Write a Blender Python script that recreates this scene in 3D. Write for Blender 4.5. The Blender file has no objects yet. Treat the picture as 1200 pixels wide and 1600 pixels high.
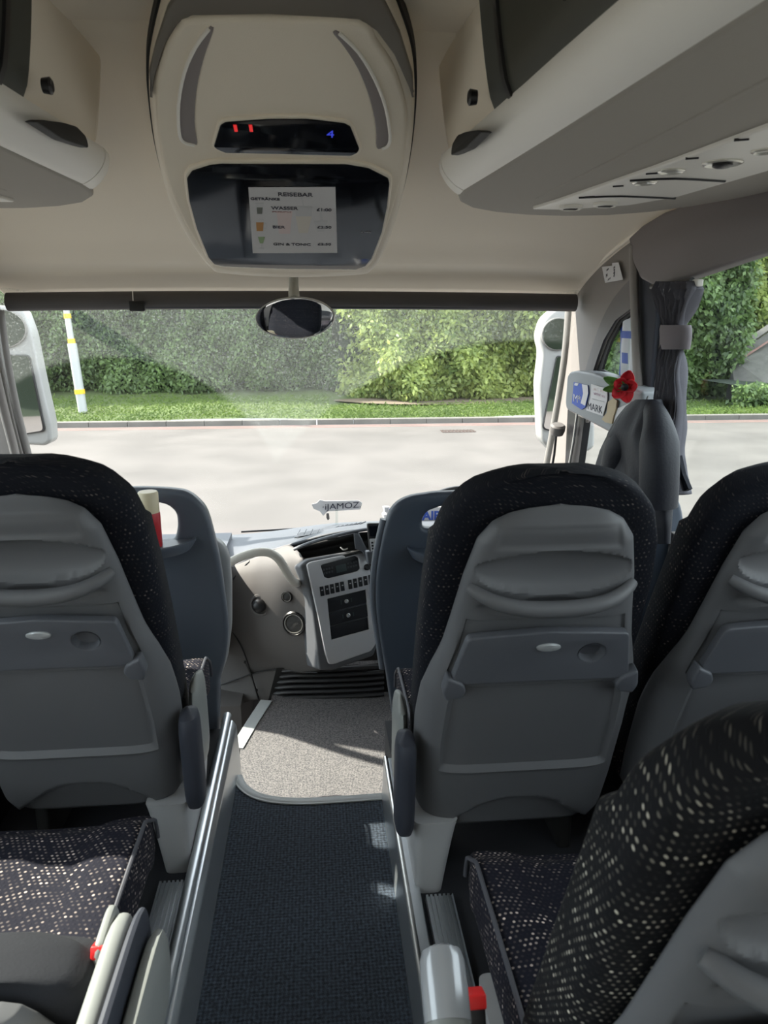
import bpy, bmesh, math, random
import numpy as np
from math import sin, cos, tan, pi, radians, sqrt, atan2
from mathutils import Vector, Matrix
random.seed(7); np.random.seed(7)
C = bpy.context.scene.collection
SC = bpy.context.scene

# ------------------------------------------------------------------ camera, sky, sun, exposure
CAM_H = 1.42; YAW = radians(5.2); PITCH = radians(14.4); FPX = 1150.0
cd = bpy.data.cameras.new('camera'); cam = bpy.data.objects.new('camera', cd); C.objects.link(cam)
cam.location = (0, 0, CAM_H); cam.rotation_euler = (pi/2 - PITCH, 0, -YAW)
cd.sensor_fit = 'HORIZONTAL'; cd.sensor_width = 36; cd.lens = 36*FPX/1200; cd.clip_start = .02; cd.clip_end = 300
cd.dof.use_dof = True; cd.dof.focus_distance = 3.0; cd.dof.aperture_fstop = 11.0
SC.camera = cam
w = bpy.data.worlds.new('sky'); SC.world = w; w.use_nodes = True
bg = w.node_tree.nodes['Background']; bg.inputs[0].default_value = (.86, .93, 1.0, 1); bg.inputs[1].default_value = 1.9
SUN_DIR = Vector((1.0, -.40, -1.0))
sl = bpy.data.lights.new('sun', 'SUN'); so = bpy.data.objects.new('sun', sl); C.objects.link(so)
sl.energy = 7.0; sl.angle = radians(.6); sl.color = (1.0, .93, .82)
so.rotation_euler = SUN_DIR.to_track_quat('-Z', 'Y').to_euler(); so.location = (-6, 3, 8)
SC.view_settings.view_transform = 'Standard'; SC.view_settings.look = 'None'
SC.view_settings.gamma = 1; SC.view_settings.exposure = 1.12; SC.view_settings.use_curve_mapping = False
SC.cycles.max_bounces = 10; SC.cycles.diffuse_bounces = 6; SC.cycles.transparent_max_bounces = 16
SC.cycles.use_denoising = True

# ------------------------------------------------------------------ placing: where a sight line meets a real plane
fw = Vector((sin(YAW)*cos(PITCH), cos(YAW)*cos(PITCH), -sin(PITCH)))
rt = Vector((cos(YAW), -sin(YAW), 0)); up = Vector((sin(YAW)*sin(PITCH), cos(YAW)*sin(PITCH), cos(PITCH)))
EYE = Vector((0, 0, CAM_H))
def ray(x, y): return fw + rt*((x-600)/FPX) - up*((y-800)/FPX)
def onx(x, y, v): d = ray(x, y); return EYE + d*(v/d.x)
def ony(x, y, v): d = ray(x, y); return EYE + d*(v/d.y)
def onz(x, y, v): d = ray(x, y); return EYE + d*((v-CAM_H)/d.z)
class Frame:
    def __init__(s, o, x, y):
        s.o = Vector(o); s.x = Vector(x).normalized(); s.y = Vector(y).normalized(); s.n = s.x.cross(s.y)
    def w(s, a, b, c=0): return s.o + s.x*a + s.y*b + s.n*c
    def p(s, px, py):
        d = ray(px, py); t = (s.o-EYE).dot(s.n)/d.dot(s.n); q = EYE + d*t - s.o
        return (q.dot(s.x), q.dot(s.y))
    def ps(s, L): return [s.p(a, b) for a, b in L]
def FY(d): return Frame((0, d, 0), (1, 0, 0), (0, 0, 1))
FWR = Frame((1.14, 0, 0), (0, -1, 0), (0, 0, 1)); FWL = Frame((-1.26, 0, 0), (0, 1, 0), (0, 0, 1))

# ------------------------------------------------------------------ materials
def mat(name, col, rough=.5, metal=0, bump=0, bscale=200, var=0, vscale=6, emit=None, spec=None, coat=0):
    m = bpy.data.materials.new(name); m.use_nodes = True; nt = m.node_tree; b = nt.nodes['Principled BSDF']
    b.inputs['Base Color'].default_value = (*col, 1); b.inputs['Roughness'].default_value = rough; b.inputs['Metallic'].default_value = metal
    if spec is not None: b.inputs['Specular IOR Level'].default_value = spec
    if coat: b.inputs['Coat Weight'].default_value = coat
    tc = nt.nodes.new('ShaderNodeTexCoord')
    if bump:
        n = nt.nodes.new('ShaderNodeTexNoise'); n.inputs['Scale'].default_value = bscale; n.inputs['Detail'].default_value = 3
        nt.links.new(tc.outputs['Object'], n.inputs['Vector'])
        bp = nt.nodes.new('ShaderNodeBump'); bp.inputs['Strength'].default_value = bump; bp.inputs['Distance'].default_value = .002
        nt.links.new(n.outputs['Fac'], bp.inputs['Height']); nt.links.new(bp.outputs['Normal'], b.inputs['Normal'])
    if var:
        n = nt.nodes.new('ShaderNodeTexNoise'); n.inputs['Scale'].default_value = vscale; n.inputs['Detail'].default_value = 5
        nt.links.new(tc.outputs['Object'], n.inputs['Vector'])
        r = nt.nodes.new('ShaderNodeValToRGB'); r.color_ramp.elements[0].position = .3; r.color_ramp.elements[1].position = .7
        r.color_ramp.elements[0].color = (*[c*(1-var) for c in col], 1); r.color_ramp.elements[1].color = (*[min(1, c*(1+var)) for c in col], 1)
        nt.links.new(n.outputs['Fac'], r.inputs[0]); nt.links.new(r.outputs[0], b.inputs['Base Color'])
    if emit: b.inputs['Emission Color'].default_value = (*emit[:3], 1); b.inputs['Emission Strength'].default_value = emit[3]
    return m
def N(nt, t, **k):
    n = nt.nodes.new(t)
    for a, v in k.items(): setattr(n, a, v)
    return n
def math_n(nt, op, a, b=None, c=None):
    n = N(nt, 'ShaderNodeMath', operation=op)
    for i, v in enumerate((a, b, c)):
        if v is None: continue
        if isinstance(v, (int, float)): n.inputs[i].default_value = v
        else: nt.links.new(v, n.inputs[i])
    return n.outputs[0]
def fabric(name, base, dot, sx=.0098, sy=.0088, r=.22, wav=.004, gain=1.0):
    """black moquette woven with wavy rows of small pale dots (UV in metres)"""
    m = bpy.data.materials.new(name); m.use_nodes = True; nt = m.node_tree; b = nt.nodes['Principled BSDF']; L = nt.links
    uv = N(nt, 'ShaderNodeUVMap'); sp = N(nt, 'ShaderNodeSeparateXYZ'); L.new(uv.outputs[0], sp.inputs[0])
    X, Y = sp.outputs[0], sp.outputs[1]
    wv = math_n(nt, 'MULTIPLY', math_n(nt, 'SINE', math_n(nt, 'ADD', math_n(nt, 'MULTIPLY', X, 42.0), math_n(nt, 'MULTIPLY', Y, 23.0))), wav)
    wv2 = math_n(nt, 'MULTIPLY', math_n(nt, 'SINE', math_n(nt, 'ADD', math_n(nt, 'MULTIPLY', X, 19.0), math_n(nt, 'MULTIPLY', Y, -11.0))), wav*.9)
    Yw = math_n(nt, 'DIVIDE', math_n(nt, 'ADD', math_n(nt, 'ADD', Y, wv), wv2), sy)
    row = math_n(nt, 'FLOOR', Yw)
    off = math_n(nt, 'MULTIPLY', math_n(nt, 'MODULO', row, 2.0), .5)
    Xw = math_n(nt, 'ADD', math_n(nt, 'DIVIDE', X, sx), off)
    col = math_n(nt, 'FLOOR', Xw)
    fx = math_n(nt, 'SUBTRACT', math_n(nt, 'FRACT', Xw), .5); fy = math_n(nt, 'SUBTRACT', math_n(nt, 'FRACT', Yw), .5)
    d = math_n(nt, 'SQRT', math_n(nt, 'ADD', math_n(nt, 'MULTIPLY', fx, fx), math_n(nt, 'MULTIPLY', fy, fy)))
    mk = N(nt, 'ShaderNodeMapRange'); L.new(d, mk.inputs[0]); mk.inputs[1].default_value = r+.06; mk.inputs[2].default_value = r-.06
    cb = N(nt, 'ShaderNodeCombineXYZ'); L.new(col, cb.inputs[0]); L.new(row, cb.inputs[1])
    wn = N(nt, 'ShaderNodeTexWhiteNoise', noise_dimensions='2D'); L.new(cb.outputs[0], wn.inputs[0])
    cr = N(nt, 'ShaderNodeCombineXYZ'); L.new(row, cr.inputs[0]); cr.inputs[1].default_value = 3.3
    wr = N(nt, 'ShaderNodeTexWhiteNoise', noise_dimensions='2D'); L.new(cr.outputs[0], wr.inputs[0])
    br = math_n(nt, 'MULTIPLY', math_n(nt, 'POWER', wn.outputs[0], 2.4), math_n(nt, 'ADD', math_n(nt, 'POWER', wr.outputs[0], 2.0), .22))
    ns = N(nt, 'ShaderNodeTexNoise'); L.new(uv.outputs[0], ns.inputs[0]); ns.inputs['Scale'].default_value = 11
    nn = N(nt, 'ShaderNodeMapRange'); L.new(ns.outputs[0], nn.inputs[0]); nn.inputs[1].default_value = .35; nn.inputs[2].default_value = .65; nn.inputs[3].default_value = .35
    fac = math_n(nt, 'MULTIPLY', math_n(nt, 'MULTIPLY', math_n(nt, 'MULTIPLY', mk.outputs[0], br), nn.outputs[0]), gain)
    fac = math_n(nt, 'MINIMUM', fac, 1.0)
    mx = N(nt, 'ShaderNodeMix', data_type='RGBA'); L.new(fac, mx.inputs[0]); mx.inputs[6].default_value = (*base, 1); mx.inputs[7].default_value = (*dot, 1)
    L.new(mx.outputs[2], b.inputs['Base Color']); b.inputs['Roughness'].default_value = .85
    b.inputs['Sheen Weight'].default_value = .0; b.inputs['Sheen Roughness'].default_value = .5; b.inputs['Sheen Tint'].default_value = (.6, .65, 1, 1); b.inputs['Specular IOR Level'].default_value = .2
    bp = N(nt, 'ShaderNodeBump'); bp.inputs['Strength'].default_value = .5; bp.inputs['Distance'].default_value = .001
    L.new(mk.outputs[0], bp.inputs['Height']); L.new(bp.outputs[0], b.inputs['Normal'])
    return m
def woven(name, c1, c2, scale):
    m = bpy.data.materials.new(name); m.use_nodes = True; nt = m.node_tree; b = nt.nodes['Principled BSDF']; L = nt.links
    tc = N(nt, 'ShaderNodeTexCoord'); mp = N(nt, 'ShaderNodeMapping'); mp.inputs['Rotation'].default_value = (0, 0, .785); mp.inputs['Scale'].default_value = (scale,)*3
    L.new(tc.outputs['Object'], mp.inputs[0]); ck = N(nt, 'ShaderNodeTexChecker'); L.new(mp.outputs[0], ck.inputs[0]); ck.inputs['Scale'].default_value = 1
    ns = N(nt, 'ShaderNodeTexNoise'); ns.inputs['Scale'].default_value = scale*.8; ns.inputs['Detail'].default_value = 4; L.new(tc.outputs['Object'], ns.inputs[0])
    f = math_n(nt, 'MULTIPLY', math_n(nt, 'ADD', math_n(nt, 'MULTIPLY', ck.outputs[1], .30), .62), math_n(nt, 'MULTIPLY', ns.outputs[0], 1.0))
    mr = N(nt, 'ShaderNodeMapRange'); L.new(f, mr.inputs[0]); mr.inputs[1].default_value = .2; mr.inputs[2].default_value = .6
    mx = N(nt, 'ShaderNodeMix', data_type='RGBA'); L.new(mr.outputs[0], mx.inputs[0]); mx.inputs[6].default_value = (*c1, 1); mx.inputs[7].default_value = (*c2, 1)
    L.new(mx.outputs[2], b.inputs['Base Color']); b.inputs['Roughness'].default_value = .9
    bp = N(nt, 'ShaderNodeBump'); bp.inputs['Strength'].default_value = .6; bp.inputs['Distance'].default_value = .002; L.new(f, bp.inputs['Height']); L.new(bp.outputs[0], b.inputs['Normal'])
    return m
def glass(name, refl=.05, tint=(.95, .98, .97)):
    m = bpy.data.materials.new(name); m.use_nodes = True; nt = m.node_tree; nt.nodes.clear(); L = nt.links
    o = N(nt, 'ShaderNodeOutputMaterial'); t = N(nt, 'ShaderNodeBsdfTransparent'); t.inputs[0].default_value = (*tint, 1)
    g = N(nt, 'ShaderNodeBsdfGlossy'); g.inputs['Roughness'].default_value = .02
    mx = N(nt, 'ShaderNodeMixShader'); mx.inputs[0].default_value = refl
    L.new(t.outputs[0], mx.inputs[1]); L.new(g.outputs[0], mx.inputs[2]); L.new(mx.outputs[0], o.inputs[0])
    return m
def dusty_glass(name, arcs):
    """windscreen: clear inside the two wiper sweeps, speckled with dried dust outside them"""
    m = bpy.data.materials.new(name); m.use_nodes = True; nt = m.node_tree; nt.nodes.clear(); L = nt.links
    o = N(nt, 'ShaderNodeOutputMaterial'); t = N(nt, 'ShaderNodeBsdfTransparent'); t.inputs[0].default_value = (.97, .99, .98, 1)
    tc = N(nt, 'ShaderNodeTexCoord'); sp = N(nt, 'ShaderNodeSeparateXYZ'); L.new(tc.outputs['Object'], sp.inputs[0])
    prev = None
    for (cx, cz, R) in arcs:
        dx = math_n(nt, 'SUBTRACT', sp.outputs[0], cx); dz = math_n(nt, 'SUBTRACT', sp.outputs[2], cz)
        d = math_n(nt, 'SQRT', math_n(nt, 'ADD', math_n(nt, 'MULTIPLY', dx, dx), math_n(nt, 'MULTIPLY', dz, dz)))
        mr = N(nt, 'ShaderNodeMapRange'); L.new(d, mr.inputs[0]); mr.inputs[1].default_value = R-.012; mr.inputs[2].default_value = R+.012
        prev = mr.outputs[0] if prev is None else math_n(nt, 'MULTIPLY', prev, mr.outputs[0])
    n1 = N(nt, 'ShaderNodeTexNoise'); n1.inputs['Scale'].default_value = 160; n1.inputs['Detail'].default_value = 2; L.new(tc.outputs['Object'], n1.inputs[0])
    n2 = N(nt, 'ShaderNodeTexNoise'); n2.inputs['Scale'].default_value = 5; n2.inputs['Detail'].default_value = 4; L.new(tc.outputs['Object'], n2.inputs[0])
    spk = N(nt, 'ShaderNodeMapRange'); L.new(n1.outputs[0], spk.inputs[0]); spk.inputs[1].default_value = .55; spk.inputs[2].default_value = .72; spk.inputs[3].default_value = .10; spk.inputs[4].default_value = .36
    f = math_n(nt, 'MULTIPLY', math_n(nt, 'MULTIPLY', spk.outputs[0], prev), math_n(nt, 'ADD', n2.outputs[0], .35))
    f = math_n(nt, 'ADD', math_n(nt, 'MULTIPLY', f, 1.0), .015)
    df = N(nt, 'ShaderNodeBsdfDiffuse'); df.inputs[0].default_value = (.5, .53, .5, 1); tr = N(nt, 'ShaderNodeBsdfTranslucent'); tr.inputs[0].default_value = (.5, .53, .5, 1)
    m2 = N(nt, 'ShaderNodeMixShader'); m2.inputs[0].default_value = .6; L.new(df.outputs[0], m2.inputs[1]); L.new(tr.outputs[0], m2.inputs[2])
    mx = N(nt, 'ShaderNodeMixShader'); L.new(f, mx.inputs[0]); L.new(t.outputs[0], mx.inputs[1]); L.new(m2.outputs[0], mx.inputs[2])
    L.new(mx.outputs[0], o.inputs[0])
    return m
def leafmat(name, c1, c2, tr=.3, rough=.42):
    m = bpy.data.materials.new(name); m.use_nodes = True; nt = m.node_tree; nt.nodes.clear(); L = nt.links
    o = N(nt, 'ShaderNodeOutputMaterial'); tc = N(nt, 'ShaderNodeTexCoord'); ge = N(nt, 'ShaderNodeNewGeometry')
    n = N(nt, 'ShaderNodeTexNoise'); n.inputs['Scale'].default_value = .6; n.inputs['Detail'].default_value = 3; L.new(tc.outputs['Object'], n.inputs[0])
    a = math_n(nt, 'ADD', math_n(nt, 'MULTIPLY', ge.outputs['Random Per Island'], .55), math_n(nt, 'MULTIPLY', math_n(nt, 'SUBTRACT', n.outputs[0], .28), 1.0))
    mx = N(nt, 'ShaderNodeMix', data_type='RGBA'); mx.clamp_factor = True; L.new(a, mx.inputs[0]); mx.inputs[6].default_value = (*c1, 1); mx.inputs[7].default_value = (*c2, 1)
    p = N(nt, 'ShaderNodeBsdfPrincipled'); p.inputs['Roughness'].default_value = rough; L.new(mx.outputs[2], p.inputs['Base Color'])
    t = N(nt, 'ShaderNodeBsdfTranslucent'); L.new(mx.outputs[2], t.inputs[0])
    s = N(nt, 'ShaderNodeMixShader'); s.inputs[0].default_value = tr; L.new(p.outputs[0], s.inputs[1]); L.new(t.outputs[0], s.inputs[2]); L.new(s.outputs[0], o.inputs[0])
    return m
M = dict(
    cream=mat('ceiling fabric', (.80, .72, .60), .8, bump=.25, bscale=500),
    cream_pl=mat('cream moulded plastic', (.82, .74, .62), .5, bump=.08, bscale=900),
    white_pl=mat('pale moulded plastic', (.86, .83, .77), .4),
    rackgrey=mat('warm grey rack lining', (.38, .35, .305), .75, bump=.3, bscale=700),
    bezel=mat('grey brown bezel', (.17, .15, .125), .55),
    taupe=mat('grey wall moulding', (0.2184, 0.1989, 0.1872), .6, bump=.15, bscale=600),
    wallgrey=mat('pale grey wall moulding', (0.21, 0.1995, 0.189), .6, bump=.1, bscale=600),
    pillar=mat('dark pillar cloth', (.035, .038, .05), .8),
    shell=mat('seat shell grey plastic', (.116, .117, .124), .55, bump=.12, bscale=1100),
    tray=mat('seat tray grey plastic', (.092, .096, .110), .5, bump=.12, bscale=1100),
    navypad=mat('dark padded armrest', (0.03375, 0.0375, 0.0525), .6),
    greyarm=mat('armrest grey plastic', (0.255, 0.2635, 0.255), .42),
    greyleg=mat('seat leg grey plastic', (0.425, 0.425, 0.4335), .4),
    fab=fabric('dotted moquette', (.007, .008, .013), (.80, .68, .60), gain=.24, r=.20),
    fabcush=fabric('dotted cushion moquette', (.010, .010, .018), (.85, .70, .62), gain=1.3, r=.24),
    fabbig=fabric('dotted moquette close', (.008, .008, .010), (.80, .74, .62), gain=1.25, sx=.0088, sy=.0080),
    fabplain=mat('black seat side cloth', (.012, .013, .018), .9, bump=.3),
    piping=mat('grey piping', (0.07, 0.07, 0.084), .6),
    carpet=woven('aisle carpet', (0.00375, 0.00675, 0.012), (0.06375, 0.0825, 0.1125), 150),
    carpet2=woven('front carpet', (0.04, 0.04, 0.048), (0.288, 0.264, 0.256), 260),
    dark=mat('dark floor vinyl', (.02, .021, .026), .7, bump=.2),
    alu=mat('brushed aluminium', (.60, .63, .66), .32, .85),
    nosing=mat('pale step nosing', (0.51, 0.527, 0.527), .5),
    black=mat('black plastic', (.012, .012, .014), .35),
    blackm=mat('matt black', (.008, .008, .008), .7),
    screen=mat('black screen glass', (.003, .004, .007), .08, spec=.22),
    dashblue=mat('dashboard grey plastic', (0.0825, 0.09, 0.105), .5, bump=.15, bscale=900),
    dashgrey=mat('lower dashboard grey plastic', (0.1195, 0.1111, 0.1072), .6, bump=.15, bscale=900),
    silver=mat('silver console panel', (.60, .60, .62), .38, .25),
    chrome=mat('mirror glass', (.9, .9, .92), .02, 1.0),
    satin=mat('satin metal', (.6, .6, .58), .3, .9),
    paper=mat('white paper', (0.595, 0.5865, 0.595), .8), ink=mat('dark ink', (.03, .03, .05), .8),
    inkred=mat('faded red ink', (.66, .55, .54), .8), inkam=mat('faded amber ink', (.64, .60, .54), .8), inkgrey=mat('faded grey ink', (.55, .55, .56), .8),
    beer=mat('amber print', (.45, .20, .03), .6), green=mat('green print', (.25, .36, .18), .7),
    blue=mat('blue print', (.03, .08, .40), .5), red=mat('red plastic', (.75, .02, .02), .4), petal=mat('red petals', (.62, .01, .02), .6),
    leafg=mat('green leaf cloth', (.12, .30, .06), .6), capcream=mat('cream can cap', (.72, .62, .42), .4), canred=mat('red can wrapper', (.55, .03, .04), .35),
    navy=mat('navy padded jacket cloth', (0.0054, 0.0066, 0.0132), .6, bump=.4, bscale=120), navyhi=mat('navy partition plastic', (0.0442, 0.0578, 0.0816), .45, bump=.1, bscale=900),
    partback=mat('grey partition moulding', (0.09672, 0.1123, 0.1404), .4, bump=.1, bscale=900),
    curtain=mat('grey pleated curtain cloth', (0.12, 0.1168, 0.136), .85, bump=.3, bscale=300), curtie=mat('mauve curtain tie', (.16, .14, .15), .85),
    blind=mat('grey blind cassette', (0.08625, 0.07875, 0.07875), .6), rail=mat('white handrail', (.66, .63, .57), .35),
    ledred=mat('red led', (.3, .01, .01), .4, emit=(1, .03, .03, .25)), ledblue=mat('blue led', (.01, .02, .3), .4, emit=(.05, .08, 1, .22)),
    led=mat('off display green', (.05, .07, .07), .3), lamp=mat('clear lamp lens', (.75, .73, .66), .12, .4),
    greendoor=mat('dark tinted locker door', (.012, .022, .016), .25, .0), mesh=mat('speaker mesh', (0.04, 0.038, 0.036), .6, bump=.9, bscale=900),
    whitebody=mat('white mirror housing', (0.32, 0.32, 0.312), .35), polep=mat('galvanised lamp post', (0.44, 0.456, 0.464), .5, .2), yellow=mat('yellow band', (.8, .50, .03), .5),
    asphalt=mat('warm grey asphalt', (0.0984, 0.08987, 0.08397), .95, bump=.5, bscale=60, var=.17, vscale=.7), asphalt2=mat('grey ramp asphalt', (0.09775, 0.0935, 0.085), .95, bump=.5, bscale=60, var=.18, vscale=3),  # both asphalts: plain grey with random tone
    kerb=mat('concrete kerb', (0.136, 0.128, 0.116), .9, var=.15, vscale=2), redline=mat('faded red road line', (0.2, 0.112, 0.096), .9, var=.2, vscale=2),
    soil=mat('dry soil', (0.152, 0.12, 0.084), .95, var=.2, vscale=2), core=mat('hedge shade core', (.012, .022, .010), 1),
    grass=leafmat('grass blades', (0.04, 0.08, 0.0112), (0.128, 0.192, 0.028), .3, .8),
    leafR=leafmat('laurel leaves', (.05, .12, .025), (.60, .68, .22), .5), leafL=leafmat('dark ivy leaves', (.014, .042, .012), (.22, .33, .11), .4),
    iron=mat('rusty iron grate', (.05, .03, .025), .7), winglass=glass('window glass'),
)

# ------------------------------------------------------------------ mesh builders
def base_of(p):
    v = Vector((0, 0, 0))
    while p is not None: v += p.location; p = p.parent
    return v
def link(name, me, m, parent=None, smooth=True):
    ms = m if isinstance(m, (list, tuple)) else [m]
    for a in ms: me.materials.append(a)
    o = bpy.data.objects.new(name, me); C.objects.link(o)
    if parent is not None:
        b = base_of(parent)
        if b.length > 1e-9: me.transform(Matrix.Translation(-b))
        o.parent = parent
    if smooth:
        me.polygons.foreach_set('use_smooth', [True]*len(me.polygons))
        try: me.set_sharp_from_angle(angle=radians(38))
        except Exception: pass
    return o
def mk(name, vs, fs, m, parent=None, smooth=True, uv=None, mi=None):
    me = bpy.data.meshes.new(name); me.from_pydata([tuple(v) for v in vs], [], fs)
    if mi is not None: me.polygons.foreach_set('material_index', mi)
    if uv is not None:
        l = me.uv_layers.new(name='UVMap')
        vi = np.empty(len(me.loops), dtype=np.int32); me.loops.foreach_get('vertex_index', vi)
        l.data.foreach_set('uv', np.array(uv, dtype=np.float32)[vi].ravel())
    me.update(); me.validate()
    return link(name, me, m, parent, smooth)
def joinm(parts):
    V = []; Fc = []
    for v, f in parts:
        n = len(V); V += [tuple(q) for q in v]; Fc += [tuple(i+n for i in g) for g in f]
    return V, Fc
def boxg(x0, x1, y0, y1, z0, z1):
    v = [(x, y, z) for x in (x0, x1) for y in (y0, y1) for z in (z0, z1)]
    return v, [(0, 1, 3, 2), (4, 6, 7, 5), (0, 4, 5, 1), (2, 3, 7, 6), (0, 2, 6, 4), (1, 5, 7, 3)]
def rbox(name, c, s, m, parent=None, r=.008, seg=3, rot=None):
    bm = bmesh.new(); bmesh.ops.create_cube(bm, size=1)
    bmesh.ops.scale(bm, vec=s, verts=bm.verts)
    r = min(r, min(s)*.49)
    bmesh.ops.bevel(bm, geom=list(bm.edges), offset=r, segments=seg, profile=.5, affect='EDGES')
    if rot is not None: bmesh.ops.rotate(bm, cent=(0, 0, 0), matrix=rot, verts=bm.verts)
    bmesh.ops.translate(bm, vec=c, verts=bm.verts)
    me = bpy.data.meshes.new(name); bm.to_mesh(me); bm.free(); return link(name, me, m, parent)
def cr(P, n=8, closed=False):
    """smooth curve through points"""
    P = [Vector(p) for p in P]; k = len(P); out = []
    rng = range(k) if closed else range(k-1)
    for i in rng:
        if closed: a, b, c, d = P[(i-1) % k], P[i], P[(i+1) % k], P[(i+2) % k]
        else: a, b, c, d = P[max(i-1, 0)], P[i], P[i+1], P[min(i+2, k-1)]
        for j in range(n):
            t = j/n; out.append(.5*((2*b)+(c-a)*t+(2*a-5*b+4*c-d)*t*t+(3*b-a-3*c+d)*t**3))
    if not closed: out.append(P[-1])
    return out
def rp(pts, r, n=5):
    """round the corners of a 2D polygon"""
    P = [Vector(p) for p in pts]; k = len(P); out = []
    rs = r if isinstance(r, (list, tuple)) else [r]*k
    for i in range(k):
        a, b, c = P[i-1], P[i], P[(i+1) % k]; d1 = a-b; d2 = c-b; q = min(rs[i], d1.length*.48, d2.length*.48)
        if q < 1e-5: out.append(b); continue
        p1 = b+d1.normalized()*q; p2 = b+d2.normalized()*q
        for j in range(n+1):
            t = j/n; out.append(p1*(1-t)**2+b*2*t*(1-t)+p2*t*t)
    return out
def plate(name, pts, fr, depth, m, parent=None, holes=(), bevel=0, front=0, smooth=True):
    """closed outline in a plane's own metres, given a real thickness; front face at n=front, body behind it"""
    cu = bpy.data.curves.new(name, 'CURVE'); cu.dimensions = '2D'; cu.fill_mode = 'BOTH'
    bv = min(bevel, depth*.49)
    cu.extrude = max(depth/2-bv, 1e-5); cu.bevel_depth = bv; cu.bevel_resolution = 3 if bv else 0; cu.offset = -bv
    for L in [pts]+list(holes):
        s = cu.splines.new('POLY'); s.points.add(len(L)-1)
        for q, p in zip(s.points, L): q.co = (p[0], p[1], 0, 1)
        s.use_cyclic_u = True
    o = bpy.data.objects.new(name, cu); me = bpy.data.meshes.new_from_object(o); bpy.data.objects.remove(o); bpy.data.curves.remove(cu)
    R = Matrix((fr.x, fr.y, fr.n)).transposed().to_4x4()
    me.transform(Matrix.Translation(fr.o+fr.n*(front-depth/2)) @ R)
    bm = bmesh.new(); bm.from_mesh(me); bmesh.ops.remove_doubles(bm, verts=bm.verts, dist=1e-5); bmesh.ops.recalc_face_normals(bm, faces=bm.faces); bm.to_mesh(me); bm.free()
    me.materials.clear(); me.name = name
    return link(name, me, m, parent, smooth)
def tube(name, P, r, m, parent=None, n=12, smooth=0, flat=1.0, closed=False, ret=False):
    P = [Vector(p) for p in P]
    if smooth: P = cr(P, smooth, closed)
    k = len(P); V = []; Fc = []; ref = None
    for i, p in enumerate(P):
        if closed: t = (P[(i+1) % k]-P[i-1])
        else: t = (P[min(i+1, k-1)]-P[max(i-1, 0)])
        t.normalize()
        if ref is None: ref = Vector((0, 0, 1)) if abs(t.z) < .9 else Vector((1, 0, 0))
        a = t.cross(ref)
        a.normalize(); b = a.cross(t); ref = b
        rr = r(i/max(1, k-1)) if callable(r) else r
        for j in range(n):
            q = 2*pi*j/n; V.append(p+a*cos(q)*rr+b*sin(q)*rr*flat)
    for i in range(k if closed else k-1):
        for j in range(n):
            i2 = (i+1) % k; Fc.append((i*n+j, i*n+(j+1) % n, i2*n+(j+1) % n, i2*n+j))
    if not closed: Fc.append(tuple(range(n))[::-1]); Fc.append(tuple((k-1)*n+j for j in range(n)))
    if ret: return V, Fc
    return mk(name, V, Fc, m, parent)
def loft(name, rings, m, parent=None, caps=True, uv=None, closed=True, ret=False):
    n = len(rings[0]); V = [v for r in rings for v in r]; Fc = []
    for i in range(len(rings)-1):
        for j in range(n if closed else n-1): Fc.append((i*n+j, i*n+(j+1) % n, (i+1)*n+(j+1) % n, (i+1)*n+j))
    if caps and closed: Fc.append(tuple(range(n))[::-1]); Fc.append(tuple((len(rings)-1)*n+j for j in range(n)))
    if ret: return V, Fc
    o = mk(name, V, Fc, m, parent, uv=uv)
    bm = bmesh.new(); bm.from_mesh(o.data); bmesh.ops.recalc_face_normals(bm, faces=bm.faces); bm.to_mesh(o.data); bm.free()
    return o
def lathe(name, c, prof, m, parent=None, n=24, axis=Vector((0, 0, 1)), ret=False):
    q = Vector((0, 0, 1)).rotation_difference(Vector(axis)); c = Vector(c)
    rings = [[c + q @ Vector((r*cos(2*pi*j/n), r*sin(2*pi*j/n), z)) for j in range(n)] for r, z in prof]
    return loft(name, rings, m, parent, ret=ret)
def text(body, fr, at, size, m, parent, name='lettering', mirror=False, sx=1, align='LEFT', lift=.0008, rot=0, bold=0):
    cu = bpy.data.curves.new(name, 'FONT'); cu.body = body; cu.size = size; cu.align_x = align; cu.extrude = .0003; cu.offset = bold
    o = bpy.data.objects.new(name, cu); me = bpy.data.meshes.new_from_object(o); bpy.data.objects.remove(o); bpy.data.curves.remove(cu)
    R = Matrix((fr.x, fr.y, fr.n)).transposed().to_4x4()
    me.transform(Matrix.Translation(fr.w(at[0], at[1], lift)) @ R @ Matrix.Rotation(rot, 4, 'Z') @ Matrix.Diagonal((-sx if mirror else sx, 1, 1, 1)))
    me.materials.clear()
    return link(name, me, m, parent, smooth=False)
def text_fit(body, fr, a, b, hpx, m, parent, name='lettering', lift=.0008, mirror=False):
    """lettering fitted between two points of a surface"""
    A = Vector(fr.p(*a)); B = Vector(fr.p(*b)); T_ = Vector(fr.p(a[0], a[1]-hpx)); h = (T_-A).length/.70
    cu = bpy.data.curves.new(name, 'FONT'); cu.body = body; cu.size = 1; cu.extrude = .0003
    o = bpy.data.objects.new(name, cu); me = bpy.data.meshes.new_from_object(o); bpy.data.objects.remove(o); bpy.data.curves.remove(cu)
    xs = [v.co.x for v in me.vertices]; w_ = max(xs)-min(xs); d = B-A; e = (T_-A).normalized()
    Mx = Matrix(((d.x/w_, e.x*h, 0), (d.y/w_, e.y*h, 0), (0, 0, 1))).to_4x4()
    me.transform(Matrix.Translation((-min(xs), 0, 0)))
    me.transform(Mx)
    R = Matrix((fr.x, fr.y, fr.n)).transposed().to_4x4()
    me.transform(Matrix.Translation(fr.w(A.x, A.y, lift)) @ R); me.materials.clear()
    return link(name, me, m, parent, smooth=False)
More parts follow.
